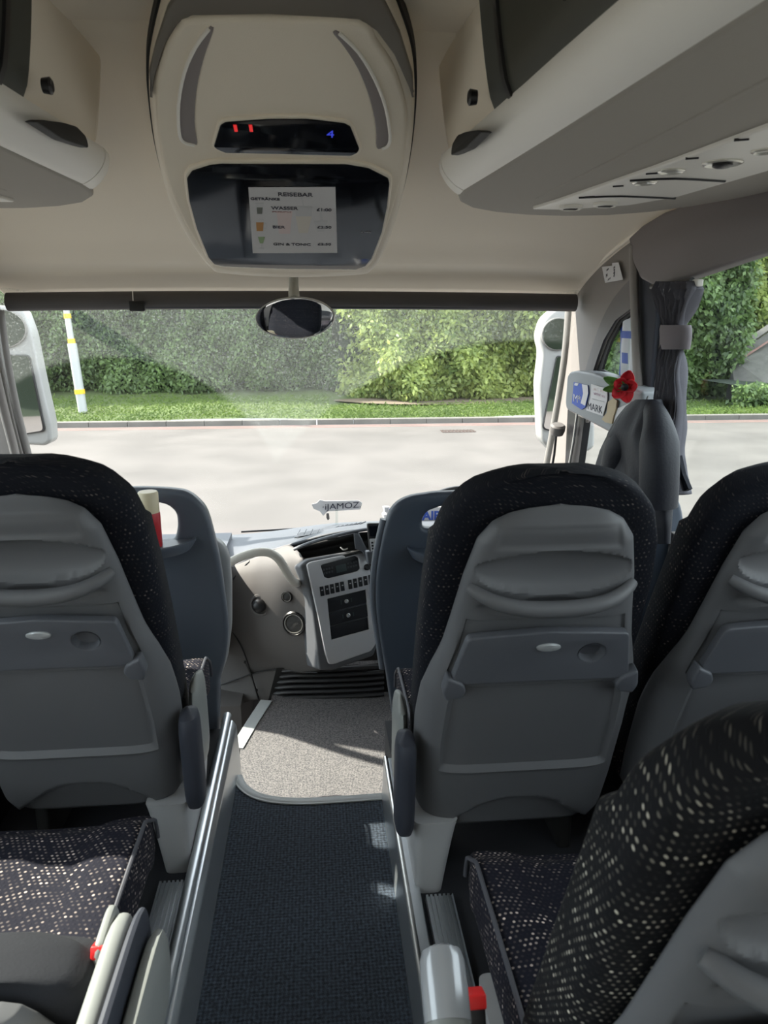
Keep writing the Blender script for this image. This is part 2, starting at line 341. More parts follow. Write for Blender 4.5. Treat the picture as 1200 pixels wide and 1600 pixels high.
def thing(name, label, cat, loc=(0, 0, 0), group=None):
    o = bpy.data.objects.new(name, None); C.objects.link(o); o.location = loc; o.empty_display_size = .1
    o['label'] = label; o['category'] = cat
    if group: o['group'] = group
    return o
def tag(o, label, cat, group=None):
    o['label'] = label; o['category'] = cat
    if group: o['group'] = group
    return o
def struct(o): o['kind'] = 'structure'; return o
def circ(cx, cy, r, n=28, ry=None): return [(cx+r*cos(2*pi*i/n), cy+(ry or r)*sin(2*pi*i/n)) for i in range(n)]
def interp(K, v):
    xs = [a for a, b in K]; ys = [b for a, b in K]
    if v <= xs[0]: return ys[0]
    for i in range(len(xs)-1):
        if v <= xs[i+1]:
            t = (v-xs[i])/(xs[i+1]-xs[i]); m0 = (ys[i+1]-ys[max(i-1, 0)])/(xs[i+1]-xs[max(i-1, 0)]); m1 = (ys[min(i+2, len(xs)-1)]-ys[i])/(xs[min(i+2, len(xs)-1)]-xs[i]); h = xs[i+1]-xs[i]
            return ys[i]*(2*t**3-3*t*t+1)+m0*h*(t**3-2*t*t+t)+ys[i+1]*(3*t*t-2*t**3)+m1*h*(t**3-t*t)
    return ys[-1]
def sstep(a, b, x): t = min(1, max(0, (x-a)/(b-a))); return t*t*(3-2*t)
def label_part(o, s): o['label'] = s; return o

# ================================================================== OUTDOORS
ZR = -1.25
struct(mk('road', *boxg(-70, 70, -20, 20.0, ZR-.3, ZR), M['asphalt'], smooth=False))
struct(mk('kerb', *joinm([boxg(-70+i*1.0, -70+i*1.0+.985, 20.0, 20.28, ZR-.2, ZR+.13) for i in range(100)]), M['kerb'], smooth=False))
for y0 in (19.45, 19.72): struct(mk('road_line', *boxg(-70, 30, y0, y0+.12, ZR-.01, ZR+.004), M['redline'], smooth=False))
bankm = mat('lawn ground', (.07, .10, .028), .95, var=.35, vscale=.35)
bnt = bankm.node_tree
gx = np.linspace(-45, 45, 91); gy = np.linspace(20.28, 34, 24)
def ground_z(x, y): return ZR+.12+.05*sin(x*.7)*sin(y*.5)+max(0, y-26)*.10
V = [(x, y, ground_z(x, y)) for y in gy for x in gx]; nx = len(gx)
Fc = [(j*nx+i, j*nx+i+1, (j+1)*nx+i+1, (j+1)*nx+i) for j in range(len(gy)-1) for i in range(nx-1)]
struct(mk('verge_ground', V, Fc, bankm))
# bare soil under the laurel
V = [(4.3+3.6*cos(a)*(1+.12*sin(3*a)), 24.6+1.3*sin(a), ground_z(4, 24)+.05) for a in [2*pi*i/24 for i in range(24)]]
struct(mk('bare_soil', V, [tuple(range(24))], M['soil']))
def leaves(n, pos, size, asp, tilt, seed):
    """n small folded quads around pos(u)->(x,y,z)"""
    rg = np.random.RandomState(seed)
    P = pos(rg, n)
    nrm = rg.normal(size=(n, 3))*tilt + np.array([0, -1.0, .55]); nrm /= np.linalg.norm(nrm, axis=1)[:, None]
    d = rg.normal(size=(n, 3)) + np.array([0, -.2, -1.1]); d -= nrm*(d*nrm).sum(1)[:, None]; d /= np.linalg.norm(d, axis=1)[:, None]
    s = np.cross(nrm, d); L = size*(.6+.8*rg.rand(n))[:, None]; W = L*asp
    q = np.stack([P, P+d*L*.45+s*W*.5+nrm*L*.05, P+d*L, P+d*L*.45-s*W*.5+nrm*L*.05], axis=1).reshape(-1, 3)
    return q
def quads_mesh(name, q, m, parent=None):
    n = len(q)//4; me = bpy.data.meshes.new(name)
    me.vertices.add(len(q)); me.vertices.foreach_set('co', q.astype(np.float32).ravel())
    me.loops.add(n*4); me.loops.foreach_set('vertex_index', np.arange(n*4, dtype=np.int32))
    me.polygons.add(n); me.polygons.foreach_set('loop_start', np.arange(n, dtype=np.int32)*4)
    try: me.polygons.foreach_set('loop_total', np.full(n, 4, dtype=np.int32))
    except Exception: pass
    me.update(calc_edges=True); me.validate()
    return link(name, me, m, parent, smooth=False)
def hedge(name, label, x0, x1, Y, z0, z1, n, size, m, seed, amp=.45, fr=.8, lean=.0, soft=0):
    t = thing(name, label, 'hedge', ((x0+x1)/2, Y+1, z0))
    if Y < 0: size = .5
    def surf(x, z): return Y + amp*(np.sin(x*fr+seed)*np.sin(z*1.1+seed)+.5*np.sin(x*2.3+z*1.7+seed)+.3*np.sin(x*4.9-z*3.1)) + (1.6*np.maximum(0, 1-(x-x0)/soft)**1.5 if soft else 0) + .25/(.15+np.maximum(z-z0, 0))*.3
    def pos(rg, n):
        x = x0+(x1-x0)*rg.rand(n); z = z0+(z1-z0)*rg.rand(n)**.95
        if soft: x = x+soft*np.maximum(0, 1-(x-x0)/soft)*rg.rand(n)**.6*(.6+.4*np.sin(z*2.3))
        y = surf(x, z)+rg.normal(size=n)*.16-.05
        return np.stack([x, y, z], 1)
    quads_mesh('foliage', leaves(n, pos, size, .5, .75, seed), m, t)
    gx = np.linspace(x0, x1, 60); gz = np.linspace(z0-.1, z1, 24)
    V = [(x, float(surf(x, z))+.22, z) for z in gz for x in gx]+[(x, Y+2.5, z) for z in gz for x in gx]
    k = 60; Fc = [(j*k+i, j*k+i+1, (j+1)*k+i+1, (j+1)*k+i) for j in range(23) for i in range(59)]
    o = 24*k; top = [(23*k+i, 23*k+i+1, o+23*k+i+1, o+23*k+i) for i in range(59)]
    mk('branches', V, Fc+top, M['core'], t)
    return t
hedge('ivy_hedge', 'tall dark ivy hedge behind the lamp post, left half of the windscreen view', -16, .9, 27.2, -1.0, 5.4, 70000, .14, M['leafL'], 3)
hedge('laurel_hedge', 'bright green laurel hedge with drooping leaves, right half of the windscreen view', .6, 9.2, 24.9, -1.1, 5.2, 46000, .185, M['leafR'], 5, amp=.6, soft=2.2)
np.seterr(all='ignore')
hedge('ivy_hedge', 'dark hedge seen through the side window beside the curtain', 9.0, 14.6, 24.6, -1.1, 5.0, 17000, .2, M['leafL'], 9)
hedge('laurel_hedge', 'light green hedge above the reflected slope in the side window', 13.4, 24, 29.0, -.6, 7.2, 24000, .24, M['leafR'], 11)
def gpos(rg, n):
    x = -15+30*rg.rand(n); y = 20.35+np.where(x < .4, 6.2, 3.4)*rg.rand(n)**1.3
    z = np.array([ground_z(a, b) for a, b in zip(x, y)])+.07
    return np.stack([x, y, z], 1)
g = quads_mesh('grass', leaves(26000, gpos, .10, .28, .5, 21), M['grass'])
tag(g, 'short green grass on the verge behind the kerb', 'grass'); g['kind'] = 'stuff'
# added slope at the right, standing in for ground reflected in the side glass
rv = [onz(1108, 612, -.95), ony(1170, 655, 21.2), ony(1330, 700, 21.2), ony(1330, 430, 28), ony(1200, 497, 27), ony(1108, 548, 25.5)]
A = Vector((14.1, 21.6, -1.12)); reflection_v = [(13.75, 23.2, -.95), (14.6, 20.9, -1.15), (24, 20.9, -1.15), (24, 27, 3.0), (17.0, 26, 1.55), (14.4, 25, .25)]
rw = [(v[0], v[1], v[2]) for v in reflection_v]
struct(mk('ramp', rw+[(a, b, -1.4) for a, b, c in rw], [(0, 1, 2, 3, 4, 5)]+[(i, (i+1) % 6, (i+1) % 6+6, i+6) for i in range(6)], M['asphalt2'], smooth=False))
def strip(name, P, w, h, m): 
    V, Fc = tube(name, P, w, m, n=4, ret=True, flat=h/w); return mk(name, V, Fc, m, smooth=False)
struct(strip('reflection_kerb', [(14.4, 25.1, .36), (17, 26.1, 1.68), (24, 27.1, 3.15)], .14, .14, M['kerb']))
struct(strip('reflection_line', [(14.45, 24.7, .10), (17.0, 25.6, 1.38), (24, 26.6, 2.85)], .07, .03, M['redline']))
q = ony(1030+95, 640, 22.5)
hedge('low_ivy', 'low dark bush at the foot of the reflected slope in the side window', 13.0, 14.8, 22.0, -1.1, -.45, 2600, .16, M['leafL'], 14, amp=.15)
for X_ in (-14, 14):
    hedge('ivy_hedge', 'added dark hedge behind the coach, '+('left' if X_ < 0 else 'right')+' side, seen only in mirrors', X_-14, X_+14, -16, -1.2, 3.5, 900, .5, M['leafL'], 31, amp=.3)  # added out of view so the mirrors reflect dark leaves, not bright sky
# lamp post
def lamp_post():
    b = onz(130, 645, ZR+.12); b.y = 22.6; b = ony(130, 645, 22.6); b.z = ZR+.1
    t = thing('lamp_post', 'grey metal lamp post with yellow bands standing on the grass verge', 'lamp post', b)
    tube('pole', [b, b+Vector((-.12, 0, 2.0))], .13, M['polep'], t, n=16)
    tube('pole', [b+Vector((-.12, 0, 1.95)), b+Vector((-.42, 0, 7.0))], .085, M['polep'], t, n=16)
    for z in (.55, 2.0, 2.7, 3.45):
        x = -.06*z; r = .145 if z < 1.9 else .10
        label_part(tube('band', [b+Vector((x, 0, z)), b+Vector((x-.006, 0, z+.13))], r, M['yellow'], t, n=16), 'yellow band')
lamp_post()
dg = thing('drain_grate', 'rusty drain grate in the road against the kerb', 'drain', onz(715, 673, ZR))
b = onz(715, 674, ZR)
mk('frame', *joinm([boxg(b.x-.42, b.x+.42, b.y-.2, b.y-.17, ZR, ZR+.012), boxg(b.x-.42, b.x+.42, b.y+.17, b.y+.2, ZR, ZR+.012)]), M['iron'], dg, smooth=False)
mk('grating', *joinm([boxg(b.x-.42+i*.09, b.x-.37+i*.09, b.y-.17, b.y+.17, ZR, ZR+.012) for i in range(10)]), M['iron'], dg, smooth=False)

# ================================================================== COACH BODY
CX = -.06; HW = 1.20
zc = [(-4, 1.98), (1.64, 1.98), (2.1, 1.93), (2.5, 1.82), (2.75, 1.745), (2.93, 1.69), (2.98, 1.655), (3.18, 1.62), (3.27, 1.55)]
ze = [(-4, 1.74), (1.9, 1.74), (2.64, 1.712), (2.95, 1.65), (3.15, 1.585), (3.3, 1.515)]
def lin(K, v):
    for i in range(len(K)-1):
        if v <= K[i+1][0]:
            t = max(0, (v-K[i][0])/(K[i+1][0]-K[i][0])); return K[i][1]+(K[i+1][1]-K[i][1])*t
    return K[-1][1]
st = [-4, -2, 0, 1.2, 1.5, 1.63, 1.64, 1.65] + [1.7+i*.05 for i in range(32)] + [3.28]
V = []; nn = 49
for d in st:
    a = interp(zc, d) if d > 1.64 else 1.98; e = interp(ze, d) if d > 1.9 else 1.74
    if d == 1.64: a += .006
    for i in range(nn):
        t = sin(pi/2*(i/(nn-1)*2-1)); zz = e+(a-e)*max(0, 1-abs(t)**3.0)**(1/2.2)
        V.append((CX+HW*t, d, zz))
Fc = [(j*nn+i, (j+1)*nn+i, (j+1)*nn+i+1, j*nn+i+1) for j in range(len(st)-1) for i in range(nn-1)]
ce = struct(mk('ceiling', V, Fc, M['cream'])); md = ce.modifiers.new('thick', 'SOLIDIFY'); md.thickness = .05; md.offset = -1

def P3(fr, L): return fr.ps(L)
# right wall
def wr(y, z): return (-y, z)
top = [wr(d, (interp(ze, d) if d > 1.9 else 1.74)+.03) for d in [3.3, 3.15, 3.0, 2.8, 2.64, 2.3, 1.9, 0, -4]]
outline = [wr(3.31, 1.50)]+top+[wr(-4, -.7), wr(3.66, -.7), wr(3.66, .42)]
side_win = rp([wr(2.40, 1.545), wr(2.40, .76), wr(-.2, .76), wr(-.2, 1.60), wr(1.7, 1.60)], .03)
side_win2 = rp([wr(-.35, 1.60), wr(-.35, .76), wr(-3.7, .76), wr(-3.7, 1.60)], .03)
qw = FWR.ps([(1003, 478), (990, 482), (966, 500), (948, 532), (938, 560), (931, 580), (955, 590), (1003, 606)])
qw = [Vector(q) for q in qw]
lw = rp([FWR.p(915, 655), FWR.p(903, 738), wr(3.13, .50), wr(2.45, .50), wr(2.45, .95), FWR.p(998, 700)], .02)
wallr = struct(plate('wall_right', outline, FWR, .02, M['taupe'], holes=[side_win, side_win2, qw, lw], bevel=.004))
# raised dark surround of the arched quarter window
arch_o = FWR.ps([(1003, 430), (985, 440), (960, 470), (940, 510), (925, 555), (915, 590), (1003, 618)])
arch_i = FWR.ps([(1003, 477), (990, 481), (966, 499), (947, 531), (937, 559), (930, 581), (955, 591), (1003, 607)])
struct(plate('trim_1', [tuple(v) for v in cr(arch_o[:6], 5)]+[FWR.p(1003, 618)], FWR, .012, mat('darker window surround', (.15, .14, .14), .6), holes=[arch_i], bevel=.004, front=.012))
# dark seal round quarter window
seal = FWR.ps([(1003, 483), (991, 487), (969, 504), (953, 534), (943, 562), (939, 577), (960, 588), (1003, 601)])
struct(plate('trim_2', arch_i, FWR, .010, M['blackm'], holes=[seal], front=-.004))
# header panel over the side window and the pillar
hp = [FWR.p(1003, 372), FWR.p(1010, 410), FWR.p(1022, 436), FWR.p(1042, 446), FWR.p(1096, 436), FWR.p(1200, 402), wr(1.2, 1.63), wr(-3.9, 1.63), wr(-3.9, 1.765), wr(1.2, 1.765), FWR.p(1200, 296), FWR.p(1120, 312), FWR.p(1060, 332), FWR.p(1025, 352)]
hd = struct(plate('trim_3', rp(hp, .012), FWR, .05, mat('mauve grey header panel', (.165, .145, .145), .6, bump=.15, bscale=500), bevel=.012, front=.05))
fl = Frame((1.10, 0, 0), (0, -1, 0), (0, 0, 1))
struct(lathe('trim_4', fl.w(*fl.p(1009, 403), .0), [(.0, .0), (.006, .0), (.006, .006), (0, .009)], M['black'], axis=(-1, 0, 0)))
# light curved edge between ceiling and the side panels
ep = [onx(893, 476, 1.13), onx(900, 452, 1.13), onx(918, 428, 1.13), onx(945, 402, 1.13), onx(975, 378, 1.13), onx(1003, 360, 1.13), onx(1055, 334, 1.12), onx(1120, 313, 1.12), onx(1200, 293, 1.10), Vector((1.1, 1.0, 1.76))]
struct(tube('trim_5', ep, .010, M['cream_pl'], smooth=4))
# dark pillar with rounded grey front edge
pil = [FWR.p(1003, 405), FWR.p(1003, 640), wr(2.62, .1), wr(2.42, .1), wr(2.42, 1.56)]
struct(plate('trim_6', pil, FWR, .05, M['pillar'], bevel=.008, front=.02))
ed = [onx(990, 385, 1.10), onx(991, 450, 1.10), onx(994, 540, 1.10), onx(998, 625, 1.10), onx(1003, 740, 1.10), onx(1010, 850, 1.10)]
struct(tube('trim_7', ed, .020, M['taupe'], smooth=4, flat=.7))
# A pillar inner strips at the right
struct(tube('trim_8', [onx(891, 478, 1.14), onx(884, 560, 1.14), onx(868, 660, 1.14), onx(853, 740, 1.14), onx(838, 830, 1.14)], .022, M['wallgrey'], smooth=4))
struct(plate('trim_9', FWR.ps([(889, 640), (915, 655), (903, 745), (884, 745)]), FWR, .03, M['black'], front=.006))
struct(tube('trim_10', [onx(902, 645, 1.12), onx(896, 690, 1.12), onx(886, 745, 1.12)], .006, M['satin']))
# glass
struct(plate('window_1', [wr(2.41, 1.61), wr(2.41, .75), wr(-.3, .75), wr(-.3, 1.61)], FWR, .004, M['winglass'], front=-.012, smooth=False))
struct(plate('window_2', [wr(-.3, 1.61), wr(-.3, .75), wr(-3.8, .75), wr(-3.8, 1.61)], FWR, .004, M['winglass'], front=-.012, smooth=False))
struct(plate('window_3', [wr(3.2, 1.5), wr(3.2, 1.1), wr(2.5, 1.1), wr(2.5, 1.5)], FWR, .004, M['winglass'], front=-.015, smooth=False))
struct(plate('window_4', [wr(3.3, 1.0), wr(3.3, .45), wr(2.4, .45), wr(2.4, 1.0)], FWR, .004, M['winglass'], front=-.015, smooth=False))
# left wall: side windows and glazed door
def wl(y, z): return (y, z)
outl = [wl(3.20, 1.50)]+[(d, (interp(ze, d) if d > 1.9 else 1.74)+.03) for d in [3.2, 3.15, 3.0, 2.8, 2.64, 2.3, 1.9, 0, -4]]+[wl(-4, -.9), wl(3.50, -.9), wl(3.42, .42), wl(3.32, .88)]
hl = [rp([wl(2.2, 1.58), wl(2.2, .76), wl(-.2, .76), wl(-.2, 1.6)], .03), rp([wl(-.35, 1.6), wl(-.35, .76), wl(-3.7, .76), wl(-3.7, 1.6)], .03), rp([wl(2.32, 1.5), wl(2.32, -.2), wl(3.14, -.2), wl(3.12, 1.50)], .05)]
struct(plate('wall_left', outl, FWL, .07, M['taupe'], holes=hl, bevel=.004))
struct(plate('window_5', [wl(2.2, 1.61), wl(2.2, .75), wl(-3.8, .75), wl(-3.8, 1.61)], FWL, .005, M['winglass'], front=-.045, smooth=False))
struct(plate('door_1', [wl(2.3, 1.51), wl(2.3, -.21), wl(3.17, -.21), wl(3.15, 1.51)], FWL, .006, M['winglass'], front=-.045, smooth=False))
struct(mk('wall_back', *joinm([boxg(-1.33, 1.2, -4.1, -4.0, -.7, .8), boxg(-1.33, 1.2, -4.1, -4.0, 1.6, 2.0), boxg(-1.33, -1.1, -4.1, -4.0, .8, 1.6), boxg(1.0, 1.2, -4.1, -4.0, .8, 1.6)]), M['cream'], smooth=False))
struct(mk('window_6', *boxg(-1.1, 1.0, -4.06, -4.05, .8, 1.6), M['winglass'], smooth=False))
struct(mk('wall_front', *boxg(-1.3, 1.2, 3.62, 3.70, -1.0, .36), M['black'], smooth=False))
# A pillar left
struct(tube('trim_11', [onx(0, 485, -1.235), onx(10, 560, -1.235), onx(26, 640, -1.235), onx(44, 712, -1.235), onx(66, 800, -1.235)], .024, M['wallgrey'], smooth=4, flat=.6))
struct(tube('trim_12', [onx(-22, 485, -1.24), onx(-12, 560, -1.24), onx(6, 640, -1.24), onx(24, 712, -1.24), onx(40, 800, -1.24)], .026, M['taupe'], smooth=4, flat=.6))
# windscreen (gently bowed), wiper sweeps in object space
a1 = ony(190, 813, 3.35); a2 = ony(800, 990, 3.35); e1 = ony(190, 558, 3.35); e2 = ony(800, 531, 3.35)
wsm = dusty_glass('dusty windscreen', [(a1.x, a1.z, (e1-a1).length), (a2.x, a2.z, (e2-a2).length)])
V = []; k = 25
for j in range(9):
    t = j/8
    for i in range(k):
        s = i/(k-1)*2-1; V.append((CX+1.24*s, 3.30+.30*t-.10*abs(s)**6+.0, 1.58-1.16*t))
struct(mk('window_7', V, [(j*k+i, j*k+i+1, (j+1)*k+i+1, (j+1)*k+i) for j in range(8) for i in range(k-1)], wsm))
# blind cassette along the top of the windscreen
bc = thing('roller_blind', 'long dark grey roller blind cassette across the top of the windscreen', 'blind', (CX, 3.2, 1.5))
prof = lambda x: [Vector((x, 3.18+.035*cos(a)+.0, 1.512-.010*(x/1.2)**2+.036*sin(a))) for a in [2*pi*i/16 for i in range(16)]]
loft('cassette', [prof(-1.22+2.33*i/12) for i in range(13)], M['blind'], bc)
rbox('bottom_bar', (-.05, 3.165, 1.484), (2.2, .014, .012), M['navypad'], bc, .004)
q = ony(212, 478, 3.10); rbox('pull_tab', (q.x, 3.125, q.z), (.062, .02, .04), M['black'], bc, .005)
tube('cord', [ony(207, 455, 3.12), ony(208, 472, 3.12)], .002, M['white_pl'], bc, n=6)
# white triangular fold near the right corner
# ------------------------------------------------------------------ floors
AX0, AX1 = -.288, .176
nose = [onz(*p, 0) for p in [(371, 1213), (378, 1228), (396, 1242), (425, 1250), (470, 1253), (530, 1250), (600, 1245)]]
ns = cr(nose, 5)
ns[-1] = Vector((AX1, ns[-1].y, 0))
poly = [(AX0, -4), (AX1, -4)]+[(v.x, v.y) for v in reversed(ns)]
F0 = Frame((0, 0, 0), (1, 0, 0), (0, 1, 0))
struct(plate('floor', poly, F0, .2, M['carpet'], smooth=False))
nos = tube('trim_13', [v+Vector((0, 0, .001)) for v in ns], .013, M['nosing'], n=8, flat=.35, smooth=0); struct(nos)
F1 = Frame((0, 0, -.18), (1, 0, 0), (0, 1, 0))
fp = [onz(*p, -.18) for p in [(424, 1092), (376, 1168), (366, 1215)]]
struct(plate('floor', [(fp[0].x, 3.3), (fp[0].x, fp[0].y), (fp[1].x, fp[1].y), (-.31, 2.0), (-.31, 1.9), (1.14, 1.9), (1.14, 3.3)], F1, .1, M['carpet2'], smooth=False))
e = [onz(*p, -.175) for p in [(416, 1094), (394, 1128), (370, 1168)]]
def ribbon(name, P, w, m, th=.008):
    V = []; Fc = []
    for i, p in enumerate(P):
        t = (P[min(i+1, len(P)-1)]-P[max(i-1, 0)]).normalized(); s = Vector((-t.y, t.x, 0))*w/2
        V += [p-s, p+s, p+s-Vector((0, 0, th)), p-s-Vector((0, 0, th))]
    for i in range(len(P)-1):
        for j in range(4): Fc.append((i*4+j, i*4+(j+1) % 4, i*4+4+(j+1) % 4, i*4+4+j))
    Fc += [(0, 3, 2, 1), tuple(len(P)*4-4+j for j in range(4))]
    return mk(name, V, Fc, m, smooth=False)
struct(ribbon('trim_14', e, .05, M['nosing']))
struct(ribbon('trim_15', [v+Vector((0, .0, .004)) for v in ns], .030, M['nosing']))
struct(mk('floor', *boxg(-1.26, -.32, 2.2, 3.6, -.75, -.48), M['dashgrey'], smooth=False))
struct(mk('floor', *boxg(-1.26, -.36, 2.95, 3.6, -.48, -.20), M['dashgrey'], smooth=False))
# raised seat platforms
struct(mk('floor', *boxg(-1.26, -.325, -.4, 2.22, -.5, .12), M['dark'], smooth=False))
for X_ in ((-1.26, -.325), (.205, 1.14)): struct(mk('floor', *boxg(*X_, -4, -.4, -.5, .12), mat('pale rear bounce floor', (.62, .58, .52), .6), smooth=False))  # unseen rear floor, made pale to bounce sunlight up to the ceiling
struct(mk('floor', *boxg(.205, 1.14, -.4, 2.22, -.5, .12), M['dark'], smooth=False))
# edge rails of the platforms
def extrude_y(name, prof, y0, y1, m, parent=None):
    return loft(name, [[Vector((x, y, z)) for x, z in prof] for y in (y0, y1)], m, parent)
struct(extrude_y('trim_16', rp([(-.33, -.1), (-.33, .145), (-.30, .15), (-.288, .13), (-.282, .0), (-.282, -.1)], .006), -2, 2.22, M['alu']))
struct(tube('trim_17', [(-.318, -2, .158), (-.318, 2.235, .158)], .014, M['alu'], n=14))
struct(loft('trim_18', [[Vector((x, y, z)) for x, z in [(-.40, .115)]+[p for i in range(7) for p in ((-.398+i*.010, .134), (-.393+i*.010, .134), (-.3925+i*.010, .128), (-.3885+i*.010, .128))]+[(-.33, .134), (-.33, .115)]] for y in (-2, 1.52)], M['alu']))
struct(extrude_y('trim_19', rp([(.172, -.1), (.172, .0), (.178, .128), (.186, .14), (.215, .14), (.215, -.1)], .004), -2, 1.97, M['alu']))
struct(tube('trim_20', [(.184, -2, .142), (.184, 1.97, .142)], .007, M['satin'], n=12))
struct(loft('trim_21', [[Vector((x, y, z)) for x, z in [(.225, .115)]+[p for i in range(6) for p in ((.227+i*.010, .134), (.232+i*.010, .134), (.2325+i*.010, .128), (.2365+i*.010, .128))]+[(.29, .134), (.29, .115)]] for y in (-2, 1.42)], M['alu']))

# ================================================================== SEATS
def make_seat(label, cx, by, bz, rec, aisle, hw=.235, detail=True, group=None, fabm='fab', back=True, arm=True, low=None, name='coach_seat', buckle=None, leg=True, armkind='hang'):
    """aisle: +1 if the aisle is on the seat's right (+x) side, -1 if on its left"""
    ZP = .12
    t = thing(name, label, 'seat', (cx, by, ZP), group)
    r = radians(rec); B = Vector((cx, by, bz)); uvv = Vector((0, -sin(r), cos(r))); nb = Vector((0, -cos(r), -sin(r)))
    k = hw/.235; top = low or 1.0
    def W(u, v, n=0): return B+Vector((1, 0, 0))*u+uvv*v*top+nb*n
    # padded backrest
    HWF = [(-.03, .208), (0, .216), (.12, .228), (.3, .232), (.45, .233), (.6, .230), (.70, .222), (.77, .200), (.81, .166), (.837, .125), (.852, .085), (.861, .045), (.865, .01)]
    TF = [(-.03, .14), (.05, .17), (.2, .17), (.4, .135), (.6, .11), (.75, .105), (.82, .09), (.85, .06), (.865, .010)]
    rings = []; UV = []; nr = 46; nj = 48
    for i in range(nr):
        v = -.03+.895*(1-(1-i/(nr-1))**1.35); h = lin(HWF, v)*k; T = lin(TF, v); ring = []; ln = 0; pv = None
        for j in range(nj):
            a = 2*pi*j/nj; ca, sa = cos(a), sin(a)
            u = h*(abs(ca)**.62)*(1 if ca > 0 else -1); n = (abs(sa)**.62)*(1 if sa > 0 else -1)
            wing = .030*abs(u/max(h, .01))**3 if n < 0 else 0
            nn_ = n*T*.5-.5*T-.022+.012*sstep(.6, 1, abs(u/max(h, .01)))-wing*(1 if v < .7 else .4)-.012*sstep(.6, .865, v)
            q = W(u, v, nn_)
            if pv is not None: ln += (q-pv).length
            pv = q; ring.append(q); UV.append((ln, v*.95))
        rings.append(ring)
    loft('backrest', rings, M['fabplain'] if low else M[fabm], t, uv=UV)
    # hard shell with its mouldings
    HS = [(-.03, .208), (0, .226), (.1, .232), (.25, .234), (.36, .228), (.43, .214), (.50, .194), (.56, .183), (.66, .166), (.74, .147), (.775, .122), (.792, .092), (.801, .055), (.806, .0)]
    ru, rv = (75, 150) if detail else (41, 70); V = []
    for i in range(rv):
        v = -.03+.836*(1-(1-i/(rv-1))**1.25); h = lin(HS, v)*k
        n0 = .020+.020*(1-sstep(.35, .6, v))+.008*(1-sstep(.0, .25, v)); en = -.016-.035*(1-sstep(.25, .5, v))
        for j in range(ru):
            tt = sin(pi/2*(j/(ru-1)*2-1)); u = h*tt; e = max(0, 1-abs(tt)**7)**.5
            tf = sstep(.74, .806, v); e *= (1-tf**3)
            n = en+(n0-en)*e
            U = u/k
            if detail:
                hh = lin(HS, v)
                dx = min(hh-.048-abs(U), v-.165, .42-v); n -= .008*sstep(0, .008, dx)
                n += .0035*max(0, 1-abs(dx+.003)/.007)
                q = (U/.150)**2+((v-.682)/(.045 if v > .682 else .05))**2
                if q < 1: n -= .026*(1-q)**.5
                q = (U/.140)**2+((v-.600)/.020)**2
                if q < 1: n -= .010*(1-q)**.5
                dx = min(.128-abs(U)-.14*(v-.69), v-.728, .782-v); n -= .005*sstep(0, .012, dx)
                ar = .075*(1-(U/.150)**2)-(v+.0); n -= .014*sstep(0, .008, ar)
                dx = min(hh-.022-abs(U), .572-v, v-.41); n -= .007*sstep(0, .006, dx)
            V.append(W(u, v, n))
    Fc = [(i*ru+j, i*ru+j+1, (i+1)*ru+j+1, (i+1)*ru+j) for i in range(rv-1) for j in range(ru-1)]
    sh = mk('back_shell', V, Fc, M['shell'], t)
    md = sh.modifiers.new('thick', 'SOLIDIFY'); md.thickness = .004; md.offset = -1
    if low is None:
        # grab handle
        hp = [(x,   .645-.026*(1-(x/.158)**2), .010+.042*(1-(x/.158)**4)) for x in [-.158+.316*i/16 for i in range(17)]]
        tube('grab_handle', [W(a*k, b, c) for a, b, c in hp], lambda s: .010+.0065*sin(pi*s)**.6, M['shell'], t, n=14, smooth=2)
        # folded tray with cup recess, catch and two hinges
        fr = Frame(B, (1, 0, 0), uvv)
        outp = [(-.186*k, .432), (.180*k, .432), (.158*k, .545), (.153*k, .552), (0, .562), (-.153*k, .552), (-.160*k, .545)]
        cup = circ(.090*k, .505, .027, 28, .023)
        tr = plate('tray_table', rp(outp, .006, 3), fr, .020, M['tray'], t, holes=[cup], bevel=.004, front=.050)
        V2, F2 = [], []
        rings = [[fr.w(  .090*k+rr*cos(a), .505+rr*.85*sin(a), nn_) for a in [2*pi*q/28 for q in range(28)]] for rr, nn_ in ((.0272, .0500), (.025, .042), (.022, .034), (.001, .033))]
        loft('cup_recess', rings, M['tray'], tr, caps=False)
        rings = [[fr.w(0+rr*.024*cos(a), .525+rr*.0095*sin(a), nn_) for a in [2*pi*q/24 for q in range(24)]] for rr, nn_ in ((1, .048), (1, .0525), (.8, .0545), (.01, .0545))]
        loft('tray_catch', rings, mat_catch, tr, caps=False)
        for s in (-1, 1):
            hg = [(s*.160*k, .440), (s*.192*k, .458), (s*.200*k, .418), (s*.192*k, .396), (s*.160*k, .402), (s*.152*k, .420)]
            plate('tray_hinge', rp(hg, .006, 3), fr, .030, M['tray'], t, bevel=.006, front=.058)
        plate('tray_stop', rp([(-.16*k, .418), (.16*k, .418), (.16*k, .429), (-.16*k, .429)], .003, 2), fr, .03, M['shell'], t, bevel=.003, front=.042)
    # cushion
    ZT = .455; rings = []; UV = []; N1 = 22; nj = 52; hc = .222*k
